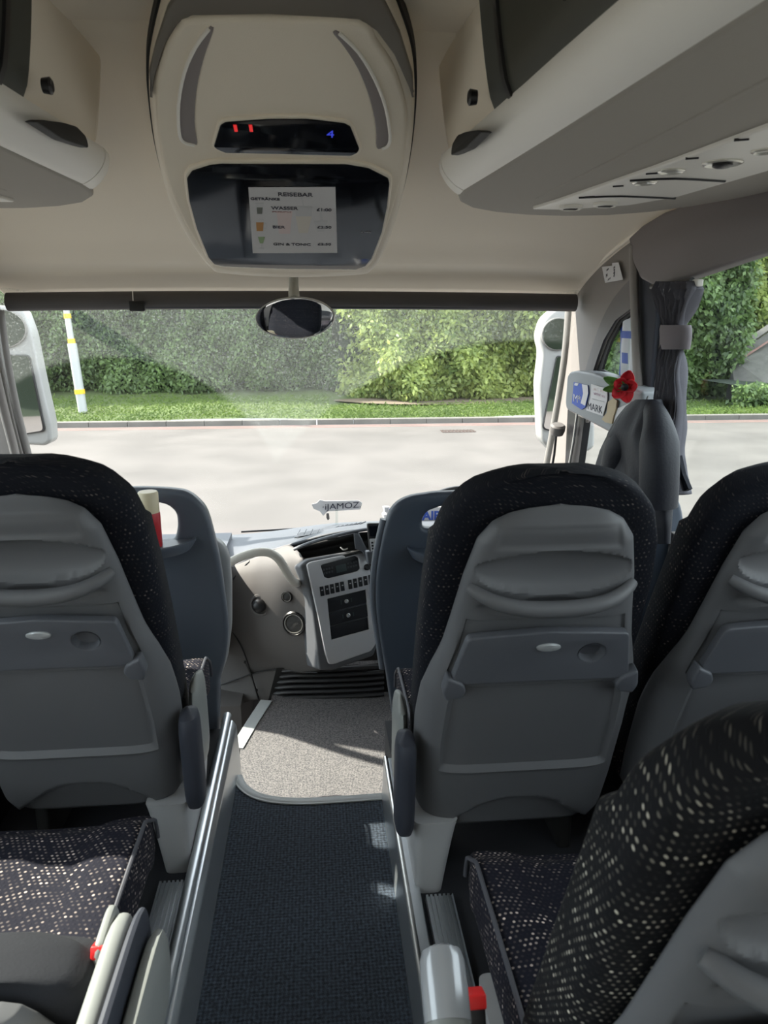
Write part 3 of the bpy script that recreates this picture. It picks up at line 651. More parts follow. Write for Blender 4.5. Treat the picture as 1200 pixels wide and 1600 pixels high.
    for i in range(N1):
        s = i/(N1-1); y = by+.055+.47*s; drop = .05*sstep(.75, 1, s)**1.5+.015*(1-sstep(0, .1, s)); hcs = hc*(1-.05*sstep(.85, 1, s)); th = .13*(1-.25*sstep(.85, 1, s)); ring = []
        ln = 0; pv = None
        for j in range(nj):
            a = 2*pi*j/nj; ca, sa = cos(a), sin(a)
            u = hcs*(abs(ca)**.35)*(1 if ca > 0 else -1); z = (abs(sa)**.35)*(1 if sa > 0 else -1)
            bol = .022*abs(u/hcs)**4 if z > 0 else 0; dip = -.012*max(0, 1-(u/(hcs*.62))**8) if z > .5 else 0
            q = Vector((cx+u, y, ZT-th/2-drop+z*th/2+bol+dip+.025*s*(1-s)))
            ring.append(q); UV.append((q.x*1.0+(q.z if abs(u) > hcs*.97 and z < .9 else 0), y))
        rings.append(ring)
    cu = loft('seat_cushion', rings, M['fabcush'], t, uv=UV)
    for s in (-1, 1):
        P = [Vector((cx+s*hc*.985, by+.06+.45*q, ZT+.006-.05*sstep(.8, 1, q)**1.5+.025*q*(1-q))) for q in [i/12 for i in range(13)]]
        P.append(P[-1]+Vector((0, .012, -.05)))
        tube('piping', P, .0042, M['piping'], cu, n=8, smooth=2)
    # underframe
    rbox('seat_frame', (cx, by+.26, .315), (.40*k, .38, .035), M['blackm'], t, .01)
    if leg:
        s = aisle; x0 = cx+s*.135*k; x1 = cx+s*.235*k
        rings = []
        for q in range(11):
            f = q/10; z = .12+(.325-.12)*f; w0 = x0+(x1-x0)*(.30*(1-f)**.8); x1b = x1-s*.006*(1-f)
            y0 = by-.06+.02*(1-f)-.0; y1 = by+.33-.12*(1-f)**1.5
            rings.append([Vector((p[0], p[1], z)) for p in rp([(w0, y0), (x1b, y0), (x1b, y1), (w0, y1)], .018, 4)])
        loft('seat_leg', rings, M['greyleg'], t)
        rbox('seat_leg', (cx-s*.17*k, by+.20, .22), (.035, .24, .21), M['blackm'], t, .01)
    # aisle armrest hanging beside the seat
    if arm and armkind == 'hang':
        s = aisle; xa = cx+s*(.247*k+.012)
        rings = []
        for q in range(17):
            f = q/16; z = bz-.035+.275*f; e = sqrt(max(0, 1-(2*f-1)**8)); yy = by-.035-.03*f; tl = .022*e+.001; ww = .045*e+.001
            rings.append([Vector((xa+tl*(abs(cos(a))**.7)*(1 if cos(a) > 0 else -1), yy-.01+ww*(abs(sin(a))**.8)*(1 if sin(a) > 0 else -1), z)) for a in [2*pi*j/20 for j in range(20)]])
        label_part(loft('armrest', rings, M['navypad'], t), 'dark padded armrest folded down on the aisle side')
        rings = []
        for q in range(13):
            f = q/12; z = bz+.0+.25*f; e = sqrt(max(0, 1-(2*f-1)**6)); yy = by+.09-.02*f
            rings.append([Vector((xa-s*.004+(.016*e+.001)*cos(a), yy+(.075*e+.001)*sin(a), z)) for a in [2*pi*j/20 for j in range(20)]])
        label_part(loft('armrest_body', rings, M['greyarm'], t), 'pale grey armrest moulding')
    bp_ = Vector(buckle) if buckle else Vector((cx+aisle*.205*k, by+.11, ZT+.005)); bs = 1.35 if buckle else 1
    bk = rbox('belt_buckle', bp_, (.026*bs, .022*bs, .05), M['black'], t, .004, rot=Matrix.Rotation(radians(-25), 3, 'X'))
    label_part(rbox('buckle_button', bp_+Vector((0, .005, .029)), (.027*bs, .022*bs, .020), M['red'], bk, .003, rot=Matrix.Rotation(radians(-25), 3, 'X')), 'red release button')
    return t
mat_catch = mat('pale tray catch', (.42, .43, .44), .35, .3)
gA = None
sR = make_seat('grey backed coach seat nearest the aisle on the right, front row, with folded tray', .434, 1.48, .330, 17.5, -1)
sRW = make_seat('coach seat by the right hand side window, front row, cut by the frame edge', .945, 1.48, .330, 17.5, 1, arm=False)
sL = make_seat('upright coach seat left of the aisle, front row, large grey shell at the left edge', -.552, 1.60, .345, 18, 1, hw=.225)
sLW = make_seat('coach seat by the left side window, front row, outside the left edge', -1.04, 1.60, .335, 10, -1, hw=.215, arm=False)
sN = make_seat('coach seat close to the camera at lower right, black dotted headrest filling the corner', .495, .69, .25, 15, -1, hw=.24, fabm='fabbig', arm=False, buckle=onz(738, 1590, .45))
sNW = make_seat('rear row window seat on the right, mostly hidden behind the close dotted headrest', .98, .69, .25, 15, 1, hw=.235, arm=False, detail=False)
sNL = make_seat('dotted rear row seat at lower left, cushion partly in sunlight, low rounded backrest', -.575, .86, .345, 4, 1, hw=.235, low=.21, arm=False, buckle=onz(166, 1512, .47))
# big armrest of the lower left seat
def big_arm(seat):
    A = [onz(218, 1425, .50), onz(236, 1420, .50)]
    def sec(y, xc, zc_, w, h): return [Vector((xc+w*(abs(cos(a))**.7)*(1 if cos(a) > 0 else -1), y, zc_+h*(abs(sin(a))**.7)*(1 if sin(a) > 0 else -1))) for a in [2*pi*j/20 for j in range(20)]]
    def arm(name, m, x0, x1, w, y0, y1, z0, z1, h):
        R = []
        for q in range(17):
            f = q/16; e = sqrt(max(0, 1-(2*f-1)**6))+.02
            R.append(sec(y0+(y1-y0)*f, x0+(x1-x0)*f, z0+(z1-z0)*f, w*e, h*e))
        return loft(name, R, m, seat)
    label_part(arm('armrest', M['greyarm'], -.325, -.322, .020, .62, 1.03, .46, .475, .055), 'pale grey armrest moulding')
    label_part(arm('armrest_pad', M['navypad'], -.302, -.298, .013, .60, 1.05, .455, .455, .070), 'dark padded strip')
    label_part(arm('armrest_body', M['greyarm'], -.276, -.270, .018, .60, 1.03, .42, .425, .075), 'pale grey outer moulding')
    label_part(arm('armrest_cap', M['greyarm'], -.345, -.343, .011, .93, 1.03, .47, .48, .045), 'pale grey end cap')
big_arm(sNL)
# close grey armrest end at the bottom right of the aisle
ar = thing('armrest_end', 'shiny grey tubular armrest end at the bottom beside the aisle', 'armrest', (.20, .70, .45))
P = [onz(712, 1700, .53), onz(700, 1600, .565), onz(690, 1497, .60)]
tube('arm', P, .0285, M['greyarm'], ar, n=24, smooth=3)
d = (P[2]-P[1]).normalized()
lathe('end_cap', P[2]-d*.004, [(.0300, -.07), (.0305, -.035), (.030, 0), (.026, .012), (.014, .018), (.001, .019)], mat('glossy grey cap', (.42, .43, .45), .18, .2), ar, axis=d)
tube('bracket', [P[0]+Vector((0, -.0, 0)), P[0]+Vector((.03, .02, -.15)), P[0]+Vector((.07, .04, -.25))], .02, M['greyarm'], ar)

# ================================================================== MONITOR HOUSING
FM = Frame((0, 2.42, 1.555), (1, 0, 0), (0, -.9357, .3527))
mh = thing('monitor_housing', 'cream moulded housing hanging from the ceiling with a black monitor and clock display', 'monitor housing', FM.w(-.06, .45, -.05))
def smc(L, n=6): return [tuple(v) for v in cr([Vector(q) for q in L], n, closed=True)]
ho = [(300, -45), (262, 10), (243, 70), (233, 130), (236, 190), (247, 260), (268, 330), (300, 388), (326, 420), (350, 430), (460, 436), (560, 432), (584, 424), (602, 395), (625, 330), (640, 260), (648, 180), (645, 115), (625, 50), (598, -5), (560, -45), (430, -60)]
rim = plate('rim', smc(FM.ps(ho)), FM, .17, M['cream_pl'], mh, bevel=.018)
gk = [(p[0]+(p[0]-440)*.022, p[1]+(p[1]-190)*.018) for p in ho]
label_part(plate('shadow_gap', smc(FM.ps(gk)), FM, .03, M['blackm'], mh, front=-.045), 'black plate standing in for the shadow gap')  # black plate paints in the shade line around the housing
fo = [(300, 22), (420, 20), (560, 27), (590, 60), (620, 110), (636, 175), (630, 250), (614, 320), (590, 385), (572, 415), (460, 424), (345, 416), (325, 400), (290, 345), (262, 280), (247, 205), (244, 130), (258, 70), (278, 35)]
plate('front_panel', smc(FM.ps(fo)), FM, .02, M['cream'], mh, bevel=.009, front=.014)
tb = [(236, 150), (233, 110), (243, 68), (262, 10), (300, -45), (430, -60), (560, -45), (598, -5), (625, 50), (645, 115), (646, 150), (634, 122), (616, 82), (588, 44), (560, 26), (420, 18), (300, 20), (278, 33), (258, 66), (244, 110)]
label_part(plate('top_bezel', rp(FM.ps(tb), .004, 3), FM, .012, M['bezel'], mh, bevel=.003, front=.006), 'grey brown upper bezel')
for L in ([(331, 30), (326, 31), (305, 60), (288, 100), (279, 150), (280, 195), (287, 210), (304, 215), (308, 213), (304, 180), (307, 130), (318, 80), (333, 36)],
          [(521, 37), (530, 38), (560, 68), (585, 110), (602, 155), (609, 200), (606, 216), (597, 221), (588, 220), (587, 190), (578, 145), (560, 98), (538, 62), (522, 42)]):
    label_part(plate('groove', smc(FM.ps(L), 3), FM, .006, mat('mauve grey groove', (.22, .19, .185), .5), mh, bevel=.002, front=.0165), 'mauve grey curved inlay')
    P = [FM.w(*FM.p(*q), .017) for q in L[1:8]] if L[0][0] < 400 else [FM.w(*FM.p(*q), .017) for q in L[1:8]]
    tube('groove_lip', P, .0035, M['white_pl'], mh, n=8, smooth=3)
cl = [(334, 214), (344, 181), (352, 176), (420, 171), (480, 171), (538, 178), (547, 183), (561, 218), (558, 224), (548, 229), (440, 226), (352, 224), (340, 219)]
fr_ = [(p[0]+(p[0]-447)*.035, p[1]+(p[1]-200)*.12) for p in cl]
plate('display_surround', rp(FM.ps(fr_), .006, 3), FM, .012, M['cream_pl'], mh, bevel=.004, front=.020)
ck = plate('clock_display', rp(FM.ps(cl), .004, 3), FM, .012, M['screen'], mh, bevel=.001, front=.0225)
FK = Frame(FM.w(0, 0, .0227), FM.x, FM.y)
for x in (368, 392):
    p = FK.p(x, 200); plate('led_digit', [(p[0]-.0035, p[1]-.011), (p[0]+.0035, p[1]-.011), (p[0]+.0035, p[1]+.011), (p[0]-.0035, p[1]+.011)], FK, .001, M['ledred'], ck, front=.001)
p = FK.p(510, 214); text('4', FK, p, .034, M['ledblue'], ck, 'led_digit', lift=.001)
mo = [(292, 264), (300, 252), (328, 243), (345, 241), (540, 242), (575, 248), (606, 264), (608, 272), (604, 310), (596, 350), (580, 392), (570, 404), (556, 409), (445, 408), (350, 404), (335, 401), (326, 390), (308, 345), (296, 300)]
sur = [(p[0]+(p[0]-450)*.03, p[1]+(p[1]-325)*.045) for p in mo]
plate('monitor_surround', rp(FM.ps(sur), .008, 3), FM, .014, M['cream_pl'], mh, bevel=.005, front=.022)
mo_o = plate('monitor', rp(FM.ps(mo), .005, 3), FM, .014, M['screen'], mh, bevel=.001, front=.0245)
FS = Frame(FM.w(0, 0, .0247), FM.x, FM.y)
text('o visio', FS, FS.p(564, 363), .010, M['inkgrey'], mo_o, lift=.0006)
# menu sheet taped to the screen
pa = plate('menu_sheet', FS.ps([(388, 292), (524, 291.5), (527, 394.5), (395, 395)]), FS, .0006, M['paper'], front=.0012, smooth=False)
tag(pa, 'white travel bar price list sheet stuck on the black monitor', 'menu')
FP_ = Frame(FS.w(0, 0, .0013), FM.x, FM.y)
rt_ = -.012
def T(s, x, y, h, m=None, sx=1): text(s, FP_, FP_.p(x, y), h, m or M['ink'], pa, 'printed_text', lift=.0004, rot=rt_, sx=sx, bold=.00035 if h > .01 else 0)
# faded cocktail artwork behind the text (generic drinks)
def pl(pts, m, lift=.0003, nm='printed_drawing'): plate(nm, FP_.ps(pts), FP_, .0002, m, pa, front=lift, smooth=False)
pl([(432, 330), (457, 330), (453, 365), (436, 365)], M['inkred']); pl([(462, 338), (487, 338), (481, 364), (467, 364)], M['inkam']); pl([(461, 322), (488, 322), (487, 338), (462, 338)], M['inkgrey'])
pl([(490, 345), (512, 345), (506, 362), (496, 362)], M['inkgrey']); pl([(499, 325), (502, 325), (505, 346), (500, 346)], M['inkgrey']); pl([(470, 308), (472, 308), (476, 324), (473, 324)], M['inkgrey'])
T('REISEBAR', 434, 306, .0235, sx=.86); T('GETRÄNKE', 391.5, 312, .0155, sx=.9)
T('WASSER', 424, 327, .0205, sx=.86); T('SPRUDEL/STILLE', 425, 331.5, .0075, mat('small red print', (.35, .12, .12), .8), sx=.9)
T('£1:00', 494.5, 329.5, .0185, sx=.9); T('BIER', 426, 356.5, .0195, sx=.86); T('£2:50', 495.5, 356.5, .0185, sx=.9); T('GIN & TONIC', 427, 383, .0195, sx=.86); T('£2:50', 496, 383, .0185, sx=.9)
pl([(399, 317), (412, 317), (410, 336), (401, 336)], M['inkgrey'], .0004); pl([(401, 324), (410.5, 324), (409.5, 334), (402, 334)], mat('drawn glass dark', (.12, .13, .11), .7), .0006)
pl([(400, 345), (412, 345), (411, 361), (401, 361)], M['beer'], .0004); pl([(400, 343), (412, 343), (412, 347), (400, 347)], M['paper'], .0006)
plate('printed_drawing', FP_.ps([(412, 348), (417, 348), (417, 358), (412, 358)]), FP_, .0002, M['inkgrey'], pa, holes=[FP_.ps([(413, 350), (415.5, 350), (415.5, 356), (413, 356)])], front=.0004, smooth=False)
pl([(403, 370), (414, 370), (411, 380), (406, 380)], M['green'], .0004); pl([(408, 380), (409.3, 380), (409.3, 388), (408, 388)], M['inkgrey'], .0004); pl([(404, 387.5), (413, 387.5), (413, 389), (404, 389)], M['inkgrey'], .0004)

# ================================================================== INTERIOR MIRROR
c = ony(461, 497, 2.75)
im = thing('rear_view_mirror', 'oval black framed interior mirror hanging below the monitor housing', 'mirror', c+Vector((0, .05, 0)))
fy = Frame(c, (1, 0, .03), Vector((-.03, .22, 1))); fy = Frame(c, (cos(radians(10)), -.0-sin(radians(10)), .03), Vector((-.02, -.24, 1)))
E0 = lambda a, b, n: [fy.w(a*cos(q), b*sin(q), n) for q in [2*pi*i/40 for i in range(40)]]
RX, RY = .143, .0735
loft('casing', [E0(RX*.4, RY*.4, -.04), E0(RX*.8, RY*.8, -.03), E0(RX, RY, -.012), E0(RX*1.0, RY*1.0, .002), E0(RX*.985, RY*.975, .004)], M['black'], im)
label_part(loft('chrome_edge', [E0(RX*1.0, RY*1.0, .0), E0(RX*1.012, RY*1.02, .001), E0(RX*1.0, RY*1.0, .005), E0(RX*.975, RY*.955, .0045)], M['satin'], im, caps=False), 'thin metal rim')
loft('mirror_glass', [E0(RX*.975, RY*.955, .0045), E0(RX*.9, RY*.88, .0052), E0(RX*.4, RY*.4, .0062), E0(RX*.01, RY*.01, .0064)], M['chrome'], im)
q0 = ony(460, 470, 2.80); tube('stalk', [q0, ony(459, 458, 2.84), ony(459, 446, 2.9), Vector((ony(459, 446, 2.9).x, 2.96, 1.69))], lambda s: .022-.006*s, mat('translucent grey mount', (.35, .36, .33), .25), im, n=16)

# ================================================================== LUGGAGE RACKS
def mx_(s): return lambda x: x if s > 0 else 2*(-.078)-x
def rack(s, label):
    X = mx_(s); t = thing('luggage_rack', label, 'luggage rack', (X(.7), 0, 1.72))
    def V_(x, y, z): return Vector((X(x), y, z))
    # pale rail profile, lofted from behind the camera to the rounded nose
    def rail_ring(xl, y, zl, xu, zu, grow=1.0):
        # lower edge (xl,zl), upper edge (xu,zu): a rounded bar between them
        a = Vector((xl, zl)); b = Vector((xu, zu)); d = b-a; nrm = Vector((-abs(d.y), -abs(d.x)*.2)).normalized(); pts = []
        for i in range(9):
            f = i/8; bulge = .018*sin(pi*f)**.7*grow; p = a+d*f+nrm*bulge; pts.append(p)
        pts += [Vector((xu+.05, zu)), Vector((xl+.05, zl+.004))]
        return [V_(p.x, y, p.y) for p in pts]
    st_ = [(-2.5, .455), (0, .445), (.77, .434), (1.3, .395), (1.6, .37), (1.82, .350)]
    rings = [rail_ring(x, y, 1.72, x-.050-.0, 1.795) for y, x in st_]
    loft('rail', rings, M['white_pl'], t)
    nose_ = [(1.826, .350, 1.0), (1.87, .352, .98), (1.91, .360, .9), (1.945, .375, .7), (1.965, .395, .4)]
    rings = [rail_ring(x, y, 1.72+.01*(1-g), x-.050*g, 1.795-.03*(1-g), g) for y, x, g in nose_]
    label_part(loft('rail_nose', rings, M['white_pl'], t), 'separate rounded end piece')
    # underside
    und = [(.352, -2.5), (.36, -2.5)]
    o = [(.455, -2.5), (.445, 0), (.434, .77), (.395, 1.3), (.37, 1.6), (.350, 1.82), (.353, 1.90), (.372, 1.98), (.42, 2.07), (.50, 2.14), (.60, 2.185), (.72, 2.20), (.84, 2.17), (.93, 2.10), (1.0, 1.99), (1.05, 1.85), (1.095, 1.6), (1.10, -2.5)]
    oo = [(X(a), b) for a, b in o]
    if s > 0: oo = oo
    FB = Frame((0, 0, 1.72), (1, 0, 0), (0, -1, 0))
    plate('underside', [(a, -b) for a, b in oo], FB, .05, M['rackgrey'], t, bevel=.012, front=.004)
    # soft fold running along the underside
    tube('lining_seam', [V_(.60, -2.5, 1.716), V_(.575, .77, 1.716), V_(.56, 1.6, 1.716), V_(.55, 1.9, 1.717)], .006, M['rackgrey'], t, flat=.4, smooth=4)
    # service channel with vents, reading lights and speaker
    def onu(px, py): q = onz(px, py, 1.712); return q
    if s > 0:
        a0, a1 = onu(862, 318), onu(1200, 190)
    ch = plate('service_channel', [(X(a), -b) for a, b in [(.575, 2.02), (.66, 2.02), (.80, 1.93), (.86, 1.80), (.90, 1.4), (.93, -2.5), (.74, -2.5), (.715, 1.0), (.66, 1.5), (.60, 1.9)]], FB, .016, M['white_pl'], t, bevel=.004, front=.012)
    for (y, w_) in ((1.82, .0), (1.60, .0), (1.12, 0)):
        tube('panel_gap', [V_(.60+(2.02-y)*.14, y, 1.7075), V_(.70+(2.02-y)*.1, y-.03, 1.7075), V_(.86, y-.01, 1.7075)], .0035, M['black'], ch, n=6, smooth=3)
    for i in range(14): tube('slot', [V_(.64+.1*(1.8-(1.95-i*.14))*.8, 1.95-i*.14, 1.7075), V_(.66+.1*(1.8-(1.95-i*.14))*.8, 1.94-i*.14, 1.7075)], .0025, M['black'], ch, n=6)
    for (x, y) in ((.655, 1.955), (.725, 1.90)):
        v = lathe('air_vent', V_(x, y, 1.708), [(.030, 0), (.030, .006), (.024, .009), (.018, .004), (.001, .003)], M['white_pl'], ch, axis=(0, 0, -1))
        for q in (-1, 0, 1): tube('vent_slat', [V_(x-.016, y+q*.008, 1.701), V_(x+.016, y+q*.008, 1.701)], .002, M['black'], v, n=6)
    for (x, y, r) in ((.70, 1.50, .022), (.76, 1.42, .032), (.70, 1.62, .022), (.78, 1.32, .018)):
        v = lathe('reading_light', V_(x, y, 1.708), [(r+.004, 0), (r+.004, .002), (r, .004), (r*.8, .001), (.001, .0015)], M['lamp'], ch, axis=(0, 0, -1))
    lathe('lens', V_(.76, 1.42, 1.702), [(.018, -.006), (.018, 0), (.012, .003), (.001, .004)], M['black'], ch, axis=(0, 0, -1))
    sp = lathe('speaker', V_(.80, .98, 1.7085), [(.105, 0), (.105, .004), (.098, .006), (.001, .0065)], mat('pale speaker mesh', (.32, .30, .26), .7, bump=.8, bscale=900), ch, axis=(0, 0, -1))
    # locker face above the rail: moulded end section then dark doors
    def face(name, m, y0, y1, off=0, z0=1.79, z1=1.985, lean=.05, n=14, thick=.03, xo=None):
        R = []
        for i in range(n+1):
            y = y0+(y1-y0)*i/n; xb = lin([(-2.5, .405), (.96, .376), (1.6, .328), (2.0, .305)], y)+off; ring = []
            for q in range(9):
                f = q/8; ring.append(V_(xb-.038*f**.6, y, z0+(z1-z0)*f))
            for q in range(8, -1, -1):
                f = q/8; ring.append(V_(xb-.038*f**.6+thick, y, z0+(z1-z0)*f))
            R.append(ring)
        return loft(name, R, m, t)
    face('locker_end', M['cream_pl'], 1.44, 1.80, .006)
    # rounded end closing the locker towards the windscreen
    R = []
    for i in range(13):
        f = i/12; y = 1.80+.20*sin(f*pi/2); xb = .316+.006; x = xb+.34*(1-cos(f*pi/2)); ring = []
        for q in range(9):
            g = q/8; z = 1.79+(.195-.06*f)*g; ring.append(V_(x-.038*g**.6*(1-.5*f), y-.02*g*f, z))
        R.append(ring)
    R2 = [[p+Vector((.02 if s > 0 else -.02, -.02, 0)) for p in reversed(r_)] for r_ in R]
    loft('locker_end', [a+b for a, b in zip(R, R2)], M['cream_pl'], t)
    face('door_frame', mat('dark green grey frame', (.05, .055, .048), .5), 1.36, 1.45, -.004, lean=.05, n=4)
    face('locker_seal', M['black'], 1.35, 1.365, -.010, n=2)
    d = face('locker_door', mat('dark locker door', (.05, .052, .042), .3), -2.5, 1.352, -.004, n=18)
    g = []
    for y0, y1 in ((.75, 1.10),):
        R = []
        for y in (y0, (y0+y1)/2, y1):
            xb = lin([(-2.5, .405), (.96, .376), (1.6, .328), (2.0, .305)], y)-.008
            R.append([V_(xb-.038*f**.6, y, 1.79+.195*f) for f in (.25, .5, .75, .95)]+[V_(xb-.038*f**.6+.01, y, 1.79+.195*f) for f in (.95, .75, .5, .25)])
        label_part(loft('door_window', R, M['greendoor'], d), 'dark glossy window in the door')
    # oval lock hole and black finger scoop
    q = onx(733, 152, .288); lk = lathe('lock', V_(.292, q.y, q.z), [(.012, -.01), (.014, .003), (.010, .006), (.001, .003)], M['black'], t, axis=(-s, 0, 0))
    LL = [onx(a, b, .296) for a, b in [(702, 243), (704, 225), (712, 211), (724, 206), (744, 203), (750, 206), (725, 232)]]
    FQ = Frame((X(.299), 0, 0), (0, -s, 0), (0, 0, 1))
    label_part(plate('finger_scoop', rp([(-s*q.y, q.z) for q in LL], .012), FQ, .02, M['blackm'], t, bevel=.002), 'black finger recess')
    return t
rack(1, 'overhead luggage rack on the right with pale rail and service panel')
rack(-1, 'overhead luggage rack on the left with pale rail, cut by the frame edge')
# label stuck on the corner pillar
FL = Frame((1.128, 0, 0), (0, -1, 0), (0, 0, 1))
st = plate('sticker', FL.ps([(941, 417), (957, 415), (957, 411), (967, 410), (974, 437), (946, 442)]), FL, .001, M['paper'], front=.0015, smooth=False)
tag(st, 'small white printed sticker on the grey corner pillar', 'sticker')
FL2 = Frame((1.126, 0, 0), (0, -1, 0), (0, 0, 1))
for i, (s_, x, y, z) in enumerate((('mm', 948, 424, .014), ('N', 947, 434, .02), ('0842', 961, 432, .02), ('AV 13', 950, 439, .010))):
    text(s_, FL2, FL2.p(x, y), z, M['ink'], st, 'printed_text', rot=.25 if i != 2 else 1.75)

# ================================================================== PARTITIONS
def partition(name, label, outline, hole, fr, mt, edge=.05):
    t = thing(name, label, 'partition', fr.w(*(sum(p[i] for p in outline)/len(outline) for i in (0, 1)))*1.0)
    t.location.z = .0
    plate('panel', outline, fr, edge, mt, t, holes=[hole], bevel=.016)
    return t
FA = FY(2.22)
oL = [FA.p(*q) for q in [(150, 775), (180, 766), (215, 763), (265, 765), (292, 770), (312, 785), (324, 803), (334, 838), (343, 880), (350, 930), (356, 985), (352, 1030), (343, 1065)]]+[(-.35, .05), (-.35, -.05), (-1.22, -.05), (-1.22, .9), (-1.1, .93), (-.9, .93)]
hL = rp([FA.p(*q) for q in [(190, 788), (240, 785), (262, 790), (275, 802), (277, 822), (274, 838), (270, 846), (190, 850)]], .015)
pL = partition('partition', 'grey moulded partition behind the entrance with handle opening and cup shelf', [tuple(v) for v in cr([Vector(q) for q in oL[:13]], 3)]+oL[13:], hL, FA, M['partback'])
# bulging inner edge of the door-side guard, just ahead of the partition
FB2 = FY(2.36)
gL = [FB2.p(*q) for q in [(330, 842), (348, 852), (357, 870), (361, 910), (361, 980), (355, 1030), (343, 1065), (300, 1065), (300, 842)]]
plate('guard', rp(gL, .02), FB2, .06, mat('lower guard moulding', (.27, .275, .28), .45), pL, bevel=.02)
def shelf(parent, fr, pxc, w, dpt, z0, m, h=.045):
    c = fr.w(*fr.p(*pxc))
    R = []
    for i, (g, zz) in enumerate(((.55, -h), (.86, -h*.75), (1.0, -h*.2), (1.0, 0), (.95, .002), (.90, -.006), (.3, -.008))):
        ring = []
        for j in range(25):
            a = pi+pi*j/24; ring.append(Vector((c.x+w*g*cos(a), fr.o.y+dpt*g*sin(a), c.z+zz)))
        R.append(ring)
    # closed back against panel
    return loft('cup_shelf', R, m, parent, closed=False, caps=False)
s1 = shelf(pL, FA, (247, 840), .115, .13, 0, M['partback'])
v = FA.w(*FA.p(245, 842)); 
mk('shelf_base', *joinm([([Vector((v.x+.11*cos(a), 2.22+.125*sin(a), v.z+zz)) for zz in (-.012, -.006) for a in [pi+pi*i/16 for i in range(17)]], [tuple(range(17)), tuple(range(33, 16, -1))]+[(i, i+1, 18+i, 17+i) for i in range(16)])]), M['partback'], pL)
oR = [FA.p(*q) for q in [(604, 1060), (594, 1000), (588, 950), (588, 905), (594, 860), (604, 815), (616, 792), (636, 779), (665, 773), (720, 769), (1000, 764), (1035, 766), (1058, 776), (1068, 800), (1072, 840)]]+[(1.13, .60), (1.13, -.05), (.235, -.05), (.235, .1)]
hR = rp([FA.p(*q) for q in [(661, 826), (660, 812), (668, 800), (690, 792), (730, 790), (900, 786), (940, 800), (930, 828), (800, 840)]], .012)
pR = partition('partition', 'navy grey moulded partition behind the driver, right of the aisle, rounded corners', [tuple(v) for v in cr([Vector(q) for q in oR[:15]], 3)]+oR[15:], hR, FA, M['navyhi'])
shelf(pR, FA, (685, 852), .10, .12, 0, M['navyhi'])
v = FA.w(*FA.p(685, 854)); 
mk('shelf_base', [Vector((v.x+.095*cos(a), 2.22+.115*sin(a), v.z+zz)) for zz in (-.012, -.006) for a in [pi+pi*i/16 for i in range(17)]], [tuple(range(17)), tuple(range(33, 16, -1))]+[(i, i+1, 18+i, 17+i) for i in range(16)], M['navyhi'], pR)
tube('panel_edge', [FA.w(*FA.p(*q), -.03) for q in [(600, 1050), (593, 1000), (586, 950), (586, 905), (592, 860), (602, 815)]], .014, M['partback'], pR, smooth=3)
# blue side fitting at the far right of the driver's partition
lathe('coat_knob', FA.w(*FA.p(1063, 868), .0), [(.010, 0), (.012, .012), (.007, .02), (.001, .022)], M['satin'], pR, axis=(0, -1, 0))

# spray can on the left shelf
b = FA.w(*FA.p(239, 846)); b = Vector((b.x-.002, 2.165, v.z))
zb = FA.w(*FA.p(245, 842)).z-.006; bc_ = ony(240, 850, 2.16)
c0 = Vector((ony(237, 846, 2.155).x, 2.155, zb))
cn = thing('spray_can', 'red and white spray can with cream cap on the partition shelf', 'spray can', c0)
hgt = ony(224, 768, 2.155).z-zb
tl = Vector((-.028, 0, hgt))
ax = Vector((0, 0, 1))
R_ = .031
lathe('can', c0, [(R_*.9, 0), (R_, .004), (R_, hgt*.60), (R_*.93, hgt*.645)], M['canred'], cn)
lathe('cap', c0, [(R_*.95, hgt*.63), (R_*.95, hgt*.97), (R_*.86, hgt), (.001, hgt)], M['capcream'], cn)
# white label panel wrapped on the camera's left of the can
V = []; Fc = []
for i in range(13):
    a = radians(226+i*5.0)
    for z in (hgt*.05, hgt*.57): V.append(c0+Vector(((R_+.0006)*cos(a), (R_+.0006)*sin(a), z)))
Fc = [(2*i, 2*i+2, 2*i+3, 2*i+1) for i in range(12)]
lb = label_part(mk('label', V, Fc, M['paper'], cn), 'white text panel')
FC = Frame(c0+Vector((0, -R_-.0009, 0)), (1, 0, 0), (0, 0, 1))
for k_ in range(5): text('lll'+'I'*(k_ % 3)+'lil', FC, (-.013, hgt*(.12+.09*k_)), .009, M['inkgrey'], cn, 'small_print', sx=.42, lift=0)
for z_, m_ in ((.50, 'ink'), (.06, 'green')): mk('band', [c0+Vector(((R_+.001)*cos(radians(a)), (R_+.001)*sin(radians(a)), hgt*z_+dz)) for dz in (0, .007) for a in range(222, 292, 5)], [(i, i+1, 15+i, 14+i) for i in range(13)], M[m_], cn)

# ================================================================== DASHBOARD
db = thing('dashboard', 'grey coach dashboard and front moulding below the windscreen', 'dashboard', (-.1, 3.1, -.18))
def net(name, rows, m, parent, n=6, thick=.01):
    P = [[ony(x, y, d) for x, y, d in r] for r in rows]
    Q = [cr(r, n) for r in P]; cols = list(zip(*Q)); Z = [cr(list(c_), n) for c_ in cols]
    a, b = len(Z), len(Z[0]); V = [Z[i][j] for j in range(b) for i in range(a)]
    o = mk(name, V, [(j*a+i, (j+1)*a+i, (j+1)*a+i+1, j*a+i+1) for j in range(b-1) for i in range(a-1)], m, parent)
    bm = bmesh.new(); bm.from_mesh(o.data); bmesh.ops.recalc_face_normals(bm, faces=bm.faces); bm.to_mesh(o.data); bm.free()
    md = o.modifiers.new('thick', 'SOLIDIFY'); md.thickness = thick; md.offset = 0
    return o
